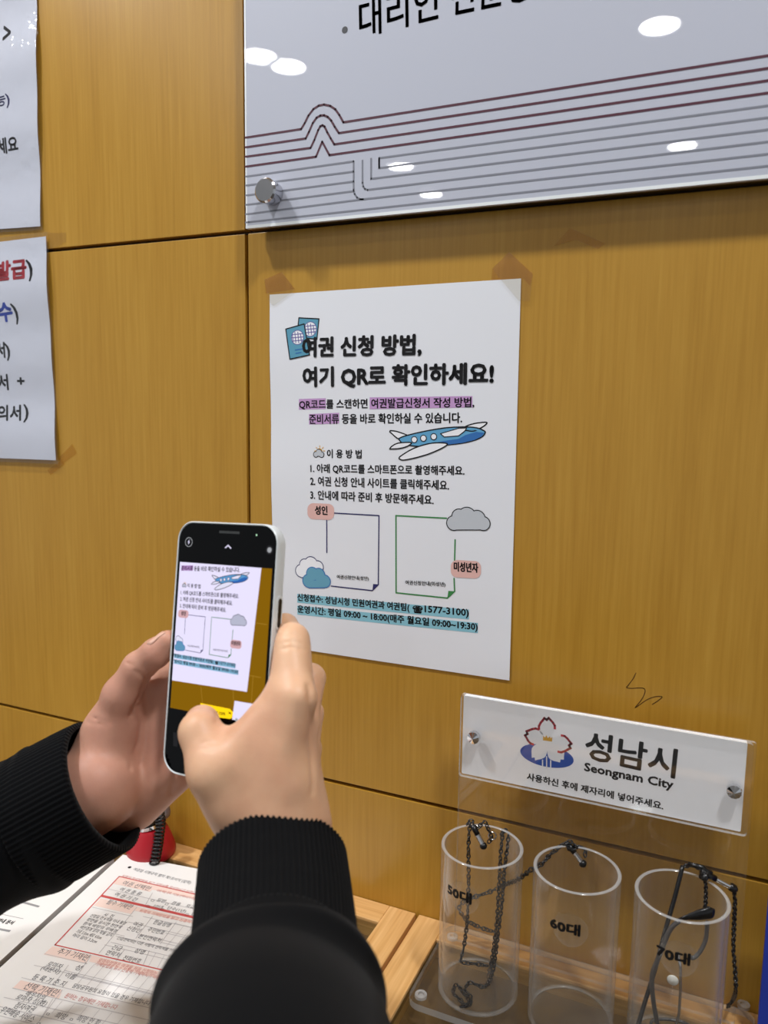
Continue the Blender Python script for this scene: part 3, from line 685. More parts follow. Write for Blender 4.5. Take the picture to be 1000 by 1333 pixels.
p.text('사용하신 후에 제자리에 넣어주세요.', (286, 308), (690, 397), .60, INK, bold=.02, lift=.01)
p.build('sign_lettering', t)
def star_bolt(c, r, L, parent):
    mb = MB(); n = 24; V = []
    for j in range(n):
        a = 2*math.pi*j/n; rr = r*(1 if j % 2 else .94); V.append((c[0]+rr*math.cos(a), c[1]-L, c[2]+rr*math.sin(a)))
    tip = (c[0], c[1]-L-.22, c[2]); V2 = [(v[0], c[1], v[2]) for v in V]
    mb.add(V+V2+[tip], [(i, (i+1) % n, n+(i+1) % n, n+i) for i in range(n)]+[((i+1) % n, i, 2*n) for i in range(n)])
    mb.build('sign_bolt', CHROME, parent)
for px in ((615.5, 961.5), (956, 1032)):
    b = on(px, 1, -3.8); star_bolt((b[0], -3.35, b[2]), .46, .38, t)
for px in ((548, 1297), (589, 1221), (968, 1310)):
    b = on(px, 2, ZP); mb = MB(); mb.lathe((b[0], b[1], ZP), [(0, .05), (.2, .05), (.22, .2), (.42, .2), (.45, .12), (.45, 0)], 24); o = mb.build('base_screw', ACRYE, t, smooth=True); auto_smooth(o)

# --- three acrylic cups
CUPR, CUPI, CUPT = 2.86, 2.62, -39.45
cups = []
proto_parts = None
for (px, txt, tpx, w3) in (((620, 1287), '50대', (596, 1166), 'fifties'), ((739, 1332), '60대', (735, 1208), 'sixties'), (None, '70대', (876, 1245), 'seventies')):
    if px: c = on(px, 2, ZP+.1)
    else: c = 2*cups[1]-cups[0]
    c = np.array((c[0], -6.5, ZP)); cups.append(c)
    side = {'50대': 'the left one of three, holding a black chain', '60대': 'the middle one of three', '70대': 'the right one of three, holding spectacles'}[txt]
    t = thing('acrylic_cup', tuple(c), 'clear acrylic cup lettered '+txt+', '+side, 'cup', 'clear cups on the acrylic stand')
    n = 64
    if proto_parts is None:
        mb = MB(); mb.lathe(c, [(CUPR, .15), (CUPR, CUPT-ZP-.05)], n); mb.lathe(c, [(CUPI, CUPT-ZP-.05), (CUPI, .35)], n); mb.build('tube_wall', ACRYT, t, smooth=True)
        mb = MB(); h = CUPT-ZP; mb.lathe(c, [(CUPR, h-.05), (CUPR-.04, h), (CUPI+.04, h), (CUPI, h-.05)], n); mb.build('rim', ACRYE, t, smooth=True)
        mb = MB(); mb.lathe(c, [(CUPR, .15), (CUPR, .0), (CUPI, 0), (CUPI-.04, .16), (CUPI, .2)], n); mb.build('foot_ring', ACRYF, t, smooth=True)
        mb = MB(); mb.lathe(c, [(0, .02), (CUPI-.02, .02), (CUPI-.02, .3), (0, .3)], n); mb.build('bottom_disc', ACRY, t)
        proto_parts = list(t.children)
    else:
        for ch in proto_parts: k = ch.copy(); COL.objects.link(k); k.parent = t
    f0 = on(tpx, 1, c[1]-CUPR)
    def wrap(x, z, l, c=c): a = (x-c[0])/CUPR; r_ = CUPR+.02+l; return (c[0]+r_*math.sin(a), c[1]-r_*math.cos(a), z)
    p = Print(wrap); p.text(txt, (f0[0]-1.0, f0[2]-.38), (f0[0]+1.0, f0[2]-.38), .84, INK, bold=.05, lift=.01); p.build('age_lettering', t)
    p = Print(wrap); p.disc((f0[0]+.35, f0[2]-.05), 1.15, clear('label_sticker', (.95, .95, .93), .3, white=.06), 0, raw=True, n=40); p.build('round_sticker', t)

# --- spectacle chains
def chain(mb, pts, ll=.40, lw=.25, th=.052):
    pts = [np.array(p, float) for p in pts]; L = [0]
    for a, b in zip(pts[:-1], pts[1:]): L.append(L[-1]+np.linalg.norm(b-a))
    def at(s):
        s = min(max(s, 0), L[-1]-1e-6); k = max(i for i in range(len(L)-1) if L[i] <= s); return pts[k]+(pts[k+1]-pts[k])*((s-L[k])/(L[k+1]-L[k]+1e-9))
    n = int(L[-1]/(ll*.66))
    for i in range(n):
        s = (i+.5)*ll*.66; c = at(s); T = at(s+.05)-at(s-.05); T /= np.linalg.norm(T)+1e-9
        a = np.array([0, 0, 1.]) if abs(T[2]) < .9 else np.array([1., 0, 0]); N1 = np.cross(T, a); N1 /= np.linalg.norm(N1); N2 = np.cross(T, N1)
        if i % 2: N1, N2 = N2, N1
        ang = .5*math.sin(i*1.7); N1, N2 = N1*math.cos(ang)+N2*math.sin(ang), -N1*math.sin(ang)+N2*math.cos(ang)
        ring = [c+T*(ll/2)*math.cos(k)+N1*(lw/2)*math.sin(k) for k in np.linspace(0, 2*math.pi, 10, endpoint=False)]
        V = []
        for k in range(10):
            out = ring[k]-c; out /= np.linalg.norm(out)+1e-9
            for j in range(4): b = 2*math.pi*j/4; V.append(ring[k]+th*(out*math.cos(b)+N2*math.sin(b)))
        mb.add(V, [(k*4+j, ((k+1) % 10)*4+j, ((k+1) % 10)*4+(j+1) % 4, k*4+(j+1) % 4) for k in range(10) for j in range(4)])
def clip(parent, a, b):
    """black socket, silver ferrule, black bead end"""
    a, b = np.array(a), np.array(b); P = lambda f_: a+(b-a)*f_
    mb = MB(); mb.tube([P(0), P(.42)], .20, 14); mb.build('loop_socket', BLACKPL, parent, smooth=True)
    mb = MB(); mb.tube([P(.40), P(.82)], .19, 16); o = mb.build('silver_ferrule', CHROME, parent, smooth=True); auto_smooth(o)
    mb = MB(); mb.tube([P(.80), P(.86), P(.96), P(1.04)], [.19, .27, .27, .12], 14); mb.build('end_bead', BLACKPL, parent, smooth=True)
c50, c60, c70 = cups
dA = depth_of((c50[0], c50[1], CUPT)); dB = depth_of((c50[0], c50[1], ZP))
def in50(px, off=0): return DP(px, dA+(dB-dA)*(px[1]-1097)/190+off)
g = 'spectacle chains in the acrylic cups'
t = thing('spectacle_chain', (c50[0], c50[1], ZP+.4), 'black spectacle chain heaped and hanging inside the cup lettered 50대', 'chain', g)
mb = MB()
flo = ZP+.52
pile = [tuple(on(q_, 2, flo)) for q_ in ((632, 1284), (612, 1279), (606, 1290), (614, 1300), (606, 1308), (598, 1300), (590, 1292), (595, 1282), (606, 1296), (612, 1306), (596, 1312))]
chain(mb, spline([in50(q_, 1.5) for q_ in ((612, 1072), (610, 1100), (610, 1150), (608, 1200), (604, 1232))]+[in50(q_, .8) for q_ in ((600, 1250), (604, 1253), (622, 1255), (638, 1258))], 8))
chain(mb, spline([in50(q_, 1.8) for q_ in ((662, 1086), (661, 1100), (657, 1130), (653, 1180), (648, 1220), (642, 1262))]+pile, 8))
chain(mb, spline([in50(q_, 2.3) for q_ in ((655, 1084), (652, 1110), (650, 1150), (646, 1210), (640, 1252), (634, 1280))], 8))
chain(mb, spline([in50(q_, 2.4) for q_ in ((608, 1073), (614, 1069), (620, 1078), (624, 1076), (631, 1070), (637, 1082), (640, 1090), (636, 1097))], 8))
chain(mb, spline([in50(q_, 2.4) for q_ in ((652, 1086), (658, 1081), (663, 1085))], 8))
mb.build('chain_links', CHAINM, t, smooth=True)
clip(t, in50((615, 1074), 2.0), in50((631, 1104), 1.4))
mb = MB(); cc = in50((641, 1088), 2.4); mb.tube([cc+AR*.28*math.cos(k)+AU*.28*math.sin(k) for k in np.linspace(0, 2*math.pi, 25)], .05, 8); mb.build('split_ring', STEEL, t, smooth=True)
d6 = depth_of((c60[0], c60[1], CUPT))
def in60(px, off=0): return DP(px, d6+off)
t = thing('spectacle_chain', (c60[0], c60[1]+2, CUPT), 'black spectacle chain draped over the back rim of the cup lettered 60대', 'chain', g)
mb = MB()
chain(mb, spline([in60(q_, o_) for q_, o_ in (((738, 1097), 2.7), ((730, 1101), 2.9), ((716, 1113), 2.4), ((706, 1124), 1.4)) ]+[in60((693, 1131), 1.0), in60((684, 1138), 1.5), in60((672, 1146), 2.6), DP((656, 1152), 58.7), DP((640, 1160), 59.4), DP((620, 1167), 59.6), DP((606, 1172), 59.8), DP((598, 1182), 60.0), DP((606, 1196), 60.2), DP((622, 1206), 60.4), DP((646, 1214), 60.6)], 8), ll=.44, lw=.28, th=.055)
chain(mb, spline([in60(q_, 2.7) for q_ in ((738, 1098), (746, 1101), (754, 1102), (762, 1106))]+[in60(q_, 2.5) for q_ in ((762, 1112), (763, 1119))], 8))
chain(mb, spline([in60(q_, 2.4) for q_ in ((735, 1098), (743, 1096), (750, 1103), (742, 1106), (738, 1100))], 8))
mb.build('chain_links', CHAINM, t, smooth=True)
clip(t, in60((739, 1098), 2.6), in60((761, 1127), 2.0))

# --- the spectacles in the third cup
d7 = depth_of((c70[0], c70[1], CUPT)); d7b = depth_of((c70[0], c70[1], ZP))
def in70(px, off=0): return DP(px, d7+(d7b-d7)*(px[1]-1172)/200+off)
t = thing('spectacles', (c70[0], c70[1], ZP+.4), 'dark spectacles with black temple tips standing in the cup lettered 70대', 'spectacles')
GUN = mat('gunmetal_temple', (86, 84, 84), .3, metal=.3)
mb = MB(); mb.tube(spline([in70(q_, o_) for q_, o_ in (((889, 1127), 2.3), ((878, 1170), 1.6), ((868, 1205), 1.0), ((852, 1265), .6), ((838, 1310), .2), ((826, 1352), -.2))], 6), .14, 10); mb.build('temple', BLACKPL, t, smooth=True)
mb = MB(); mb.tube(spline([in70(q_, o_) for q_, o_ in (((884, 1199), -1.2), ((874, 1208), -1.0), ((867, 1222), -.9), ((856, 1250), -.7), ((849, 1272), -.6), ((851, 1305), -.5), ((858, 1345), -.3))], 6), .15, 10); mb.build('temple', GUN, t, smooth=True)
mb = MB(); mb.tube([in70(q_, -1.2) for q_ in ((882, 1197.5), (895, 1194), (910, 1191), (924, 1188), (929, 1189))], [.08, .18, .34, .42, .3], 12, flat=.5); mb.build('temple_tip', BLACKPL, t, smooth=True)
mb = MB(); mb.tube(spline([in70(q_, o_) for q_, o_ in (((921, 1200), -.5), ((919, 1222), -.4), ((912, 1238), -.4), ((903, 1247), -.4), ((897, 1244), -.4))], 6), [.13]*25, 10); mb.build('temple_tip', GUN, t, smooth=True)
def lens_rim(c, rx, rz, tilt, nm):
    mb = MB(); P = []
    for k in np.linspace(0, 2*math.pi, 33): P.append(np.array(c)+np.array([rx*math.cos(k)*.8, rx*math.cos(k)*.6*tilt, rz*math.sin(k)]))
    mb.tube(P, .10, 8); o = mb.build('lens_rim', GUN, t, smooth=True)
    mb = MB(); mb.add([tuple(q_) for q_ in P[:-1]], [tuple(range(32))]); mb.build('lens', TABLEGLASS, t)
lens_rim((c70[0]-.1, c70[1]+.9, ZP+.95), 1.6, .45, .3, 0); lens_rim((c70[0]-.1, c70[1]-.7, ZP+.95), 1.6, .45, .3, 1)
mb = MB(); a = in70((876, 1252), .2); b = in70((877, 1270), .1)
mb.tube([in70((883, 1240), .3), in70((886, 1260), .2), in70((886, 1290), 0), in70((884, 1320), 0), in70((876, 1350), 0)], .09, 8); mb.build('bridge_wire', STEEL, t, smooth=True)
mb = MB(); mb.lathe(tuple(in70((876, 1276), 0)), [(0, -.1), (.3, -.08), (.36, 0), (.3, .08), (0, .1)], 20, axis='y'); mb.build('nose_pad', mat('nose_pad', (210, 208, 200), .2), t, smooth=True)
t = thing('spectacle_chain', (c70[0]+2, c70[1]+1, ZP+.4), 'black spectacle chain hanging outside the cup lettered 70대', 'chain', g)
mb = MB()
chain(mb, spline([in70(q_, o_) for q_, o_ in (((956, 1158), 1.5), ((957, 1175), 1.6), ((956, 1200), 1.8), ((955, 1235), 1.9), ((957, 1262), 1.9), ((958, 1288), 1.9))]+[tuple(on((954, 1302), 2, ZP+.15)), tuple(on((946, 1312), 2, ZP+.15))], 8), ll=.30, lw=.22, th=.06)
chain(mb, spline([in70(q_, 1.4) for q_ in ((917, 1138), (919, 1155), (919, 1170), (918, 1186))], 6), ll=.26, lw=.2, th=.055)
chain(mb, spline([in70(q_, o_) for q_, o_ in (((889, 1128), 2.3), ((896, 1127), 2.2), ((905, 1128), 2.0), ((916, 1133), 1.7))], 6), ll=.26, lw=.2, th=.055)
mb.build('chain_links', CHAINM, t, smooth=True)
mb = MB(); mb.tube([in70((896, 1124), 2.1), in70((914, 1129), 1.8), in70((926, 1138), 1.6)], [.12, .16, .2], 10); mb.build('loop_cord', BLACKPL, t, smooth=True)
clip(t, in70((913, 1134), 1.6), in70((958, 1158), 1.4))
mb = MB(); mb.tube([in70((915, 1139), 1.4), in70((919, 1143), 1.4)], [.32, .26], 12); mb.build('knot', BLACKPL, t, smooth=True)
# mirrored clear button on the tube
# --- blue upright board at the right edge
e0 = on((987, 1333), 1, -3.2); e1 = on((1001.5, 1150), 1, -3.2)
bx = e0[0]; t = thing('blue_board', (bx+12, -3, ZC), 'plain blue upright board standing at the right edge beside the acrylic stand', 'board')
mb = MB(); mb.box((bx, -3.2, ZC), (bx+26, -2.6, e1[2])); mb.build('board_panel', BLUEBD, t, bevel=.05)
mb = MB(); mb.box((bx+9, -2.6, ZC), (bx+17, -.9, ZC+.4)); mb.build('foot', BLUEBD, t, bevel=.05)

# ================================================================ THE PHONE
PC = np.array([9.0505, -19.9628, -23.354]); _w = np.array([-.1775, -.0409, -.0717])
def rotv(a):
    th = np.linalg.norm(a); k = a/th; K = np.array([[0, -k[2], k[1]], [k[2], 0, -k[0]], [-k[1], k[0], 0]])
    return np.eye(3)+math.sin(th)*K+(1-math.cos(th))*K@K
RP = rotv(_w); PU, PV, PN = RP[:, 0], RP[:, 2], -RP[:, 1]
def ph(u, v, n): return PC+PU*u+PV*v+PN*n
def ph_px(px, n=0):
    d = ray(px); return CAM+d*(((PC+PN*n-CAM)@PN)/(d@PN))
def ph_uv(px, n=0): q_ = ph_px(px, n)-PC; return np.array([q_@PU, q_@PV])
def rrect(w, h, r, n=10):
    P = []
    for cx, cy, a0 in ((w-r, h-r, 0), (-w+r, h-r, 90), (-w+r, -h+r, 180), (w-r, -h+r, 270)):
        P += [(cx+r*math.cos(math.radians(a0+90*k/n)), cy+r*math.sin(math.radians(a0+90*k/n))) for k in range(n+1)]
    return P
t = thing('smartphone', tuple(PC-PV*7.5), 'smartphone in a white case held up in two hands, camera view on its screen', 'phone')
hw, hh, TH = 3.72, 7.52, 1.02
def loft(prof, mats, name, parent, cap0=True, cap1=True, smooth=True):
    """prof: (half width, half height, corner radius, n)"""
    V = []; k = len(prof); n = None
    for w, h, r, d in prof:
        P = rrect(w, h, r); n = len(P); V += [tuple(ph(a, b, d)) for a, b in P]
    Fc = [(i*n+(j+1) % n, i*n+j, (i+1)*n+j, (i+1)*n+(j+1) % n) for i in range(k-1) for j in range(n)]
    if cap0: Fc.append(tuple(range(n)))
    if cap1: Fc.append(tuple(range((k-1)*n, k*n))[::-1])
    o = obj(name, V, Fc, mats, parent, smooth=smooth); auto_smooth(o, 35); return o
loft([(hw-.11, hh-.11, 1.04, -.02), (hw-.08, hh-.08, 1.06, .05), (hw-.04, hh-.04, 1.1, .06), (hw, hh, 1.12, .0), (hw, hh, 1.12, -.25), (hw-.02, hh-.02, 1.12, -TH+.35), (hw-.12, hh-.12, 1.08, -TH+.12), (hw-.32, hh-.32, 1.0, -TH)], CASE, 'case', t, cap0=False)
loft([(hw-.12, hh-.12, 1.03, .02), (hw-.12, hh-.12, 1.03, -.5)], GLASSB, 'front_glass', t)
# button slot in the right side of the case
def side_slot(v0, v1, n0, hwid, m, name, lift, e=.0):
    V = []; N = 10
    P = [(v1-hwid+hwid*math.sin(a), n0+hwid*math.cos(a)) for a in np.linspace(0, math.pi, N)]+[(v0+hwid-hwid*math.sin(a), n0-hwid*math.cos(a)) for a in np.linspace(0, math.pi, N)]
    V = [tuple(ph(hw+lift, a, b)) for a, b in P]+[tuple(ph(hw-.15, a, b)) for a, b in P]; k = len(P)
    return obj(name, V, [tuple(range(k))]+[(i, (i+1) % k, k+(i+1) % k, k+i) for i in range(k)], m, t)
sl = ph_uv((368, 776), -.45)[1], ph_uv((364, 821), -.45)[1]
side_slot(min(sl)-.0, max(sl), -.47, .27, CASE, 'slot_collar', .035); side_slot(min(sl)+.16, max(sl)-.16, -.47, .155, BLACKPL, 'side_button', .05)
# the screen: a live camera view; what it shows gives off its own light
EM = {}
def emis(m):
    if m.name not in EM:
        c = bsdf(m).inputs['Base Color'].default_value
        g = glow('screen_'+m.name, (0, 0, 0), 1.0); e = g.node_tree.nodes['Emission']; e.inputs[0].default_value = (c[0]*.80+.012, c[1]*.78+.010, c[2]*.92+.014, 1); e.inputs[1].default_value = .9
        EM[m.name] = g
    return EM[m.name]
SC = glow('screen_wall', (122, 86, 10), 1.0); SCL = glow('screen_seam', (150, 112, 34), 1); SCW = glow('screen_paper', (212, 206, 232), 1.0); SCB = glow('screen_ui_grey', (150, 152, 156), 1); SCY = glow('screen_yellow', (250, 205, 20), 1.0); SCK = glow('screen_black', (6, 6, 7), 1); SCD = glow('screen_ui_dark', (34, 34, 36), 1)
src = [((165, 185), (236, 796)), ((440, 203), (266.7, 803)), ((437, 470), (263.8, 848)), ((503, 203), (275, 804)), ((503, 490), (272.6, 851.4)), ((770, 215), (311.8, 808.5)), ((773, 572), (307, 864.6)), ((806, 622), (311, 873)), ((757, 40), (312.6, 780)), ((700, 98), (304, 787)), ((150, 560), (227, 866))]
src = [(C6(a), b) for a, b in src]+[(C5(a), b) for a, b in (((748, 574), (314.4, 744.5)), ((480, 605), (274.8, 748)), ((515, 706), (279, 766.7)), ((376, 706), (258.3, 763)), ((838, 572), (326.5, 748.5)))]
A_ = []; b_ = []
for a, b in src:
    (x, z), (u, v) = a, ph_uv(b)
    A_ += [[x, z, 1, 0, 0, 0, -u*x, -u*z], [0, 0, 0, x, z, 1, -v*x, -v*z]]; b_ += [u, v]
Hm = np.linalg.lstsq(np.array(A_), np.array(b_), rcond=None)[0]
def to_screen(x, z):
    d = Hm[6]*x+Hm[7]*z+1; return (Hm[0]*x+Hm[1]*z+Hm[2])/d, (Hm[3]*x+Hm[4]*z+Hm[5])/d
BASE = .028
picL = ph_uv((236.5, 728))[0]-.02; 
su0, su1 = -3.42, 3.42
pv1 = ph_uv((297, 736))[1]; pv0 = ph_uv((232, 923))[1]
scr = Print(lambda u, v, l: tuple(ph(u, v, BASE+l)))
scr.poly([(su0, pv0), (su1, pv0), (su1, pv1), (su0, pv1)], SC, .0)
screen = scr.build('camera_view', t)
scr = Print(lambda u, v, l: tuple(ph(u, v, BASE+l)))
U = lambda px: tuple(ph_uv(px))
def clipu(P):
    """clip a convex polygon to the picture area"""
    for ax, lim, sg in ((0, su0, 1), (0, su1, -1), (1, pv0, 1), (1, pv1, -1)):
        out = []
        for i in range(len(P)):
            a, b = P[i], P[(i+1) % len(P)]; da, db = (a[ax]-lim)*sg, (b[ax]-lim)*sg
            if da >= 0: out.append(a)
            if (da < 0) != (db < 0): k = da/(da-db); out.append((a[0]+(b[0]-a[0])*k, a[1]+(b[1]-a[1])*k))
        P = out
        if not P: return P
    return P
for a, b in (((334, 811), (348, 813)), ((325, 879), (340, 882)), ((262, 894), (265, 925)), ((304, 898), (305, 925)), ((330, 880), (327, 925))):
    a, b = np.array(U(a)), np.array(U(b)); scr.line([tuple(a), tuple(b)], .035, SCL, .004)
pw = clipu([U((200, 722)), U((342, 738)), U((322, 900.5)), U((200, 880))]); pw = clipu([(-9, U((230, 720))[1]), U((343, 722)), U((322, 900.5)), (-9, U((226, 885))[1]-.1)])
scr.poly(pw, SCW, .006)
scr.poly(clipu([U((306, 912)), U((352, 920)), U((350, 946)), U((302, 942))]), SCW, .006)
scr.disc(U((308.5, 937)), .10, SCB, .012, raw=True); scr.line([(U((327, 932))[0]+.16*math.cos(k), U((327, 932))[1]+.16*math.sin(k)) for k in np.linspace(.6, 5.2, 14)], .05, SCK, .012)
scr.build('screen_sheets', screen)
class Grab:
    """collects the notice's ink, re-laid and clipped on the screen"""
def screen_pos(x, z, l):
    u, v = to_screen(x, z); return (u, v, l)
# draw the notice once more through the mapping, then keep only the faces inside the picture
_build = Print.build
def clip_build(s, name, parent):
    keep = []
    V = s.v
    for fi, f in enumerate(s.f):
        if all(su0 <= V[i][0] <= su1 and pv0 <= V[i][1] <= pv1-.03 for i in f): keep.append(fi)
    if not keep: return None
    return obj(name, [tuple(ph(a, b, BASE+.008+l*.55)) for a, b, l in V], [s.f[i] for i in keep], s.mats, screen, [s.m[i] for i in keep])
Print.build = clip_build
draw_notice(screen_pos, 1, screen, emis)
Print.build = _build
scr = Print(lambda u, v, l: tuple(ph(u, v, BASE+l)), U)
scr.poly([(262, 915), (300, 922.5), (304.5, 927), (303, 934), (300, 935.5), (262, 931)], SCY, .03)
scr.text('naver.com', (274, 927.5), (294, 931.5), .17, SCK, bold=.006, lift=.036); scr.text('×', (298, 929), (302, 930), .13, SCK, bold=.006, lift=.036)
scr.build('link_banner', screen)
scr = Print(lambda u, v, l: tuple(ph(u, v, BASE+l)), U)
c0 = (246.3, 705.7); cu0 = U(c0)
ring = [(cu0[0]+.27*math.cos(k), cu0[1]+.27*math.sin(k)) for k in np.linspace(0, 2*math.pi, 25)]
raw = Print(lambda u, v, l: tuple(ph(u, v, BASE+l))); raw.line(ring, .035, SCB, .004)
raw.poly([(cu0[0]+.03, cu0[1]+.17), (cu0[0]-.09, cu0[1]-.02), (cu0[0]-.01, cu0[1]-.02), (cu0[0]-.03, cu0[1]-.17), (cu0[0]+.09, cu0[1]+.03), (cu0[0]+.01, cu0[1]+.03)], SCW, .004)
raw.build('flash_icon', t)
raw = Print(lambda u, v, l: tuple(ph(u, v, BASE+l)), U); raw.line([(294, 713), (297.5, 710), (301, 713.6)], .07, SCW, .004); raw.build('arrow_icon', t)
raw = Print(lambda u, v, l: tuple(ph(u, v, BASE+l))); q_ = U((351.3, 716)); raw.disc(q_, .26, SCD, .003, raw=True); raw.disc(q_, .15, SCB, .005, raw=True); raw.build('live_icon', t)
raw = Print(lambda u, v, l: tuple(ph(u, v, BASE+l))); raw.disc(U((334.5, 696.5)), .05, glow('indicator_green', (190, 240, 200), 1), .004, raw=True); raw.build('indicator_dot', t)
q_ = U((299, 693)); raw = Print(lambda u, v, l: tuple(ph(u, v, BASE+l))); raw.poly([(q_[0]-.75, q_[1]-.07), (q_[0]+.75, q_[1]-.07), (q_[0]+.75, q_[1]+.07), (q_[0]-.75, q_[1]+.07)], mat('speaker_mesh', (52, 54, 54), .5), .002); raw.build('speaker_slot', t)
raw = Print(lambda u, v, l: tuple(ph(u, v, BASE+l)), U); raw.poly([(226, 953), (233, 954), (231.5, 972), (226, 971)], SCD, .004); raw.build('thumbnail_icon', t)

# ================================================================ THE PERSON: two hands and black sleeves
def smin(a, b, k):
    h = np.clip(.5+.5*(b-a)/k, 0, 1); return b+(a-b)*h-k*h*(1-h)
def rcone(P, a, b, r1, r2):
    a = np.asarray(a, np.float32); b = np.asarray(b, np.float32); d = b-a; L2 = float(d@d)
    h = np.clip(((P-a)@d)/L2, 0, 1); q_ = P-a-h[..., None]*d
    return np.sqrt((q_*q_).sum(-1))-(r1+(r2-r1)*h)
def surface_nets(D, lo, h):
    nx, ny, nz = D.shape; s = D < 0
    corner = [(i, j, k) for i in (0, 1) for j in (0, 1) for k in (0, 1)]
    sl = lambda A, c: A[c[0]:nx-1+c[0], c[1]:ny-1+c[1], c[2]:nz-1+c[2]]
    cnt = sum(sl(s, c).astype(np.int8) for c in corner); act = (cnt > 0) & (cnt < 8)
    idx = np.full(act.shape, -1, np.int64); I = np.argwhere(act); idx[act] = np.arange(len(I))
    acc = np.zeros((len(I), 3)); num = np.zeros(len(I))
    val = {c: sl(D, c)[act] for c in corner}
    for c in corner:
        for ax in range(3):
            if c[ax]: continue
            d = list(c); d[ax] = 1; d = tuple(d); a, b = val[c], val[d]; m = (a < 0) != (b < 0)
            tt = np.where(m, a/np.where(m, a-b, 1), 0); p = np.tile(np.array(c, float), (len(I), 1)); p[:, ax] += tt
            acc[m] += p[m]; num[m] += 1
    V = lo+(I+acc/num[:, None])*h; Fc = []
    for ax in range(3):
        o1, o2 = [(1, 2), (2, 0), (0, 1)][ax]
        A = [slice(1, -1)]*3; A[ax] = slice(0, D.shape[ax]-1); B = list(A); B[ax] = slice(1, D.shape[ax])
        a, b = s[tuple(A)], s[tuple(B)]; E = np.argwhere(a != b); fl = a[a != b]
        base = E.copy(); base[:, o1] += 1; base[:, o2] += 1
        g = lambda d1, d2: idx[tuple((base-np.eye(3, dtype=int)[o1]*d1-np.eye(3, dtype=int)[o2]*d2).T)]
        q_ = np.stack([g(1, 1), g(0, 1), g(0, 0), g(1, 0)], 1); q_[~fl] = q_[~fl][:, ::-1]; Fc.append(q_)
    Fc = np.concatenate(Fc); return V, Fc[(Fc >= 0).all(1)]
def organic(prims, grooves, h=.13, pad=.6):
    """prims: (a, b, r1, r2, blend); grooves: (points, radius, depth blend) pressed into the surface"""
    E = np.array([q_ for p in prims for q_ in (np.array(p[0])-max(p[2:4]), np.array(p[0])+max(p[2:4]), np.array(p[1])-max(p[2:4]), np.array(p[1])+max(p[2:4]))])
    lo = E.min(0)-pad; hi = E.max(0)+pad; n = np.ceil((hi-lo)/h).astype(int)+1
    ax = [lo[i]+h*np.arange(n[i]) for i in range(3)]
    P = np.stack(np.meshgrid(*ax, indexing='ij'), -1).astype(np.float32); D = None
    for a, b, r1, r2, k in prims:
        d = rcone(P, a, b, r1, r2); D = d if D is None else smin(D, d, k)
    for pts, r, k in grooves:
        g = None
        for a, b in zip(pts[:-1], pts[1:]):
            d = rcone(P, a, b, r, r); g = d if g is None else np.minimum(g, d)
        D = -smin(-D, g, k)
    V, Fc = surface_nets(D, lo, h)
    for _ in range(2):          # light smoothing
        S = np.zeros_like(V); C_ = np.zeros(len(V))
        for i in range(4):
            for j in ((i+1) % 4, (i-1) % 4): np.add.at(S, Fc[:, i], V[Fc[:, j]]); np.add.at(C_, Fc[:, i], 1)
        V = V+.5*(S/C_[:, None]-V)
    return V, Fc
R = lambda x, y, n: ph_px((x, y), n)
# right hand: back of the hand to us, thumb over the glass, fingers round the right edge
right = [
    (depth_at((356, 1230), 37.8), depth_at((357, 1125), 43.0), 2.6, 2.2, .8),
    (R(334, 1095, .2), R(320, 1040, 2.0), 1.78, 1.70, 1.0), (R(380, 1095, -.1), R(373, 1020, 1.3), 1.78, 1.5, 1.0),
    (R(345, 1055, 1.7), R(386, 910, 1.2), 1.75, 1.02, .9), (R(372, 1060, 1.3), R(391, 945, -.1), 1.7, .98, .9),
    (R(386, 1070, .7), R(393, 985, -1.0), 1.6, .98, .9), (R(390, 1075, .2), R(394, 1022, -1.4), 1.5, .95, .9),
    (R(303, 990, 2.9), R(368, 908, 1.0), 1.15, 1.0, .9), (R(282, 968, 2.5), R(328, 961, 1.9), .85, .78, .6), (R(372, 905, .9), R(379, 842, -.1), 1.0, .90, .5),   # web
    (R(312, 1020, 2.0), R(352, 985, 1.4), 1.72, 1.55, 1.0),
    (R(317, 1055, 1.9), R(280, 1003, 3.2), 1.7, 1.42, .9), (R(280, 1003, 3.2), R(261, 953, 2.9), 1.38, 1.12, .5), (R(261, 953, 2.9), R(263, 941, 1.9), 1.12, .92, .3), (R(263, 941, 1.9), R(270, 941, .80), .90, .72, .3),
]
ip = ph_uv((382, 832), -.45)
PIP = R(382, 832, -.45)
right += [(R(387, 908, 1.0), PIP, .98, .86, .5), (PIP, ph(3.2, ip[1]+.5, -1.95), .82, .70, .25), (ph(3.2, ip[1]+.5, -1.95), ph(1.5, ip[1]+.3, -1.86), .70, .62, .2)]
for k, (mx, my, mn, rr) in enumerate(((391, 945, -.1, .95), (393, 985, -1.0, .93), (394, 1022, -1.4, .88))):
    v = ip[1]-2.0*(k+1); a = R(mx, my, mn); b = ph(5.2, v-.3, -1.9-.1*k)
    right += [(a, b, rr, .84-.05*k, .4), (b, ph(3.0, v, -2.3), .80-.05*k, .70-.05*k, .22), (ph(3.0, v, -2.3), ph(1.5, v+.1, -1.95), .70-.05*k, .60-.04*k, .18)]
def sdf(prims, P):
    D = None
    for a, b, r1, r2, k in prims:
        d = rcone(P, a, b, r1, r2); D = d if D is None else smin(D, d, k)
    return D
def skin_at(prims, px, sink=0.):
    """where the line of sight first meets the hand"""
    d = ray(px); n = np.linalg.norm(d); t_ = 30.
    for _ in range(90):
        P = (CAM+d*t_).astype(np.float32)[None]; v = float(sdf(prims, P)[0]); t_ += max(v, .004)/n*.8
        if v < .01 or t_ > 60: break
    return CAM+d*(t_+sink)
def crease(prims, pxs, r, k, sink=0.):
    return ([skin_at(prims, p_, sink) for p_ in pxs], r, k)
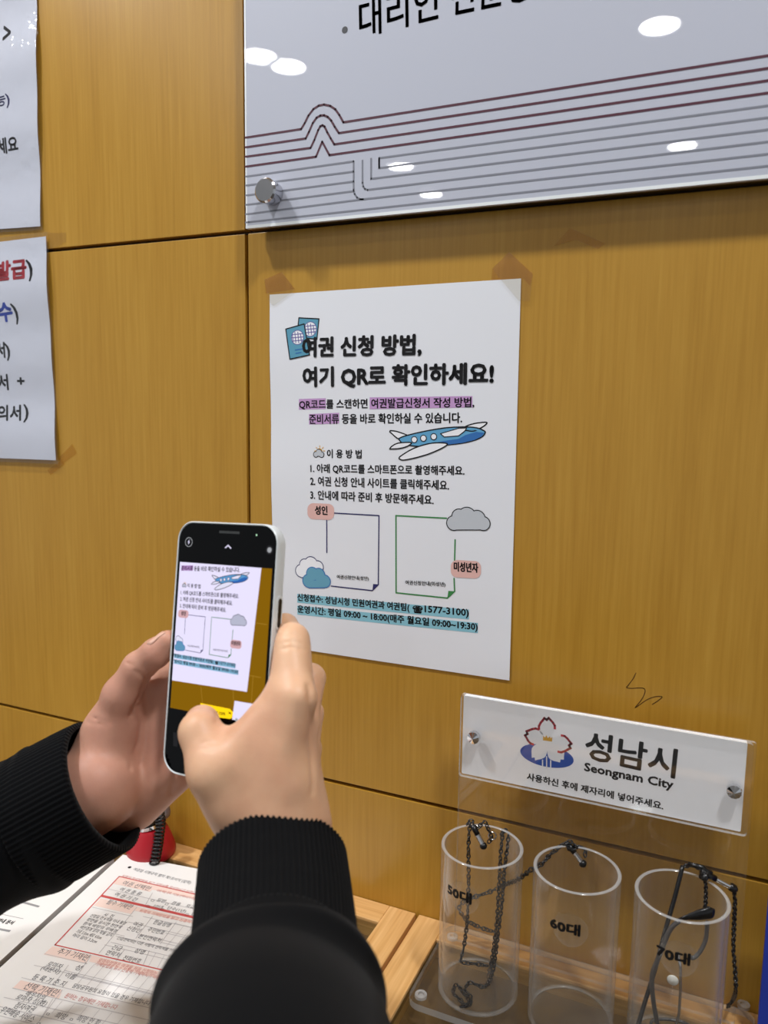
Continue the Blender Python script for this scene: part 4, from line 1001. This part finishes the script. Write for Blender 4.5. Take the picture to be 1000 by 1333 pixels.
grooves_r = [crease(right, ((402, 893), (404, 915), (405, 945), (406, 985), (408, 1030)), .10, .30),
             crease(right, ((281, 928), (283, 934), (281, 941)), .05, .15), crease(right, ((262, 968), (270, 965), (278, 969)), .04, .16), crease(right, ((258, 975), (268, 974), (277, 977)), .035, .14),
             crease(right, ((366, 838), (380, 834), (393, 838)), .03, .14), crease(right, ((364, 846), (379, 842), (395, 846)), .03, .14), crease(right, ((372, 829), (383, 826), (392, 829)), .03, .12)]
Vr, Fr = organic(right, grooves_r, h=.11)
# left hand: thumb along the left edge, palm behind the glass
left_ = [
    (depth_at((60, 1062), 48.6), depth_at((128, 1024), 48.6), 2.9, 2.7, .8),
    (R(128, 992, -1.6), R(146, 955, -.6), 1.9, 1.75, 1.0), (R(160, 1042, -2.6), R(172, 1030, -2.6), 1.95, 1.8, 1.0),
    (R(142, 965, -.7), R(158, 905, -.1), 1.75, 1.12, .9), (R(158, 905, -.1), R(180, 869, -.2), 1.1, .96, .5), (R(180, 869, -.2), R(203, 850, -.35), .94, .90, .35), (R(203, 850, -.35), R(219, 835, -.55), .88, .70, .3),
    (R(150, 985, -2.2), R(226, 883, -2.9), 1.75, 1.0, .9), (R(160, 1000, -2.6), R(240, 930, -3.2), 1.75, 1.05, .9), (R(170, 1022, -2.8), R(250, 960, -3.1), 1.75, 1.1, .9), (R(176, 1042, -2.8), R(248, 985, -2.9), 1.6, 1.2, .9),
    (R(158, 925, -1.0), R(210, 890, -2.6), 1.2, .85, .7),
    (R(176, 1044, -2.6), R(236, 998, -2.5), 1.5, 1.1, .8),
]
for k, (mx, my, mn, v) in enumerate(((226, 884, -2.9, -.2), (240, 930, -3.2, -1.9), (250, 960, -3.1, -3.5), (248, 985, -2.9, -5.0))):
    a = R(mx, my, mn); b = ph(-1.2, v+.2, -2.6); left_ += [(a, b, 1.0-.04*k, .82-.04*k, .45), (b, ph(.3, v+.4, -1.9), .78-.04*k, .62-.03*k, .25)]
grooves_l = [crease(left_, ((194, 880), (189, 890), (184, 903), (177, 918), (171, 932)), .09, .30), crease(left_, ((176, 874), (184, 879), (192, 882), (203, 876)), .05, .2),
             crease(left_, ((172, 922), (173, 931), (174, 940)), .05, .2), crease(left_, ((190, 915), (191, 940), (189, 970), (184, 995)), .05, .25), crease(left_, ((181, 918), (184, 940), (180, 968), (170, 1000)), .05, .25),
             crease(left_, ((112, 939), (122, 942), (138, 944)), .015, .14), crease(left_, ((118, 932), (130, 938), (146, 940)), .015, .12), crease(left_, ((228, 1000), (226, 1020), (222, 1034)), .05, .25), crease(left_, ((160, 858), (167, 864), (176, 866)), .03, .12)]
Vl, Fl = organic(left_, grooves_l, h=.11)
person = thing('person', (16, -34, -44), 'person in a black knit top holding up the white cased phone in both hands', 'person')
body = obj('body', np.concatenate([Vr, Vl]), list(Fr)+list(Fl+len(Vr)), [SKIN, PALM_SHADED], person, mi=[0]*len(Fr)+[1]*len(Fl), smooth=True)
# the thumb nail of the left hand
nb = [skin_at(left_, p_) for p_ in ((191, 838.5), (200, 831), (211, 822.5), (215, 824), (206, 831), (197, 839))]
nc = sum(nb)/len(nb); nv = nc-(R(203, 850, -.35)+R(219, 835, -.55))/2; nv /= np.linalg.norm(nv)
mb = MB(); rings = []
for sc_, li in ((1.0, .0), (.97, .045), (.6, .075)):
    rings += [tuple(nc+(q_-nc)*sc_+nv*li) for q_ in spline([*nb, nb[0]], 4)[:-1]]
nn = len(rings)//3
mb.add(rings+[tuple(nc+nv*.085)], [(r_*nn+i, r_*nn+(i+1) % nn, (r_+1)*nn+(i+1) % nn, (r_+1)*nn+i) for r_ in (0, 1) for i in range(nn)]+[(2*nn+i, 2*nn+(i+1) % nn, 3*nn) for i in range(nn)])
mb.build('fingernail', NAIL, body, smooth=True)
# sleeves
def sleeve(name, path, radii, rib, fold, parent, nseg=120, cuff_to=None, squash=None):
    """path of centres and radii; rib: knit ribs round the cuff; fold(t, a): radial offset"""
    P = spline(path, 14); k = len(P); tt = np.linspace(0, len(path)-1, k); rr = np.interp(tt, range(len(path)), radii)
    T = [P[min(i+1, k-1)]-P[max(i-1, 0)] for i in range(k)]; T = [q_/np.linalg.norm(q_) for q_ in T]
    up = AU-T[0]*(AU@T[0]); up /= np.linalg.norm(up); V = []
    for i in range(k):
        up = up-T[i]*(up@T[i]); up /= np.linalg.norm(up); sd = np.cross(T[i], up)
        for j in range(nseg):
            a = 2*math.pi*j/nseg
            r_ = rr[i]+rib(tt[i], a, j)+fold(tt[i], a); V.append(P[i]+r_*(up*math.cos(a)+sd*math.sin(a)))
    # turned-in hem at the hand end
    for w, back in ((.35, -.12), (.42, .5), (.42, 2.2)):
        sd = np.cross(T[0], up)
        u0 = AU-T[0]*(AU@T[0]); u0 /= np.linalg.norm(u0); s0 = np.cross(T[0], u0)
        V += [P[0]+T[0]*back+(rr[0]-w)*(u0*math.cos(2*math.pi*j/nseg)+s0*math.sin(2*math.pi*j/nseg)) for j in range(nseg)]
    q_ = lambda i0, i1: [(i0*nseg+j, i0*nseg+(j+1) % nseg, i1*nseg+(j+1) % nseg, i1*nseg+j) for j in range(nseg)]
    Fc = []
    for i in range(k-1): Fc += q_(i, i+1)
    Fc += q_(k, 0)+q_(k+1, k)+q_(k+2, k+1)+[tuple(range((k-1)*nseg, k*nseg))]
    return obj(name, V, Fc, KNIT, parent, smooth=True)
none = lambda t_, a: 0.0
ribs = lambda t_, a, j: .042*(1 if j % 4 in (0, 1) else -1)
flat = lambda t_, a, j: 0.0
def puff(t_, a):
    """the sleeve bells out over the cuff, later on top than at the sides"""
    x = min(max((t_-1.45*max(0., math.cos(a))**1.5)/.7, 0), 1)
    return .82*(x*x*(3-2*x))-.06+.10*math.sin(3*a+t_*2)*x+.14*math.exp(-((t_-1.9-.4*math.cos(a))/.45)**2)-.16*math.exp(-((t_-2.7-.5*math.cos(a))/.5)**2)
sr = sleeve('sleeve', [depth_at((357, 1268), 34.9), depth_at((356, 1296), 33.6), depth_at((353, 1324), 32.2), depth_at((350, 1358), 30.6), depth_at((344, 1450), 27.0), depth_at((335, 1640), 22.5)],
            [3.95, 3.97, 4.0, 4.02, 4.3, 4.8], flat, puff, person)
cr_ = sleeve('cuff', [depth_at((356, 1126), 41.0), depth_at((357, 1165), 39.4), depth_at((358, 1220), 37.0), depth_at((357, 1300), 33.5)], [3.87, 3.9, 3.9, 3.75], ribs, none, sr, nseg=336)
sl_ = sleeve('sleeve', [depth_at((70, 1057), 48.4), depth_at((40, 1073), 48.2), depth_at((-20, 1103), 47.6), depth_at((-120, 1150), 46.0), depth_at((-330, 1240), 43)],
             [4.28, 4.22, 4.1, 4.4, 5.0], flat, lambda t_, a: .12*math.sin(2*a+t_*1.7)+.10*math.sin(4*t_+2*math.cos(a)), person)
cl_ = sleeve('cuff', [depth_at((135, 1022), 48.5), depth_at((112, 1034), 48.5), depth_at((70, 1057), 48.4), depth_at((40, 1073), 48.2)], [4.2, 4.25, 4.3, 4.2], ribs, none, sl_, nseg=336)
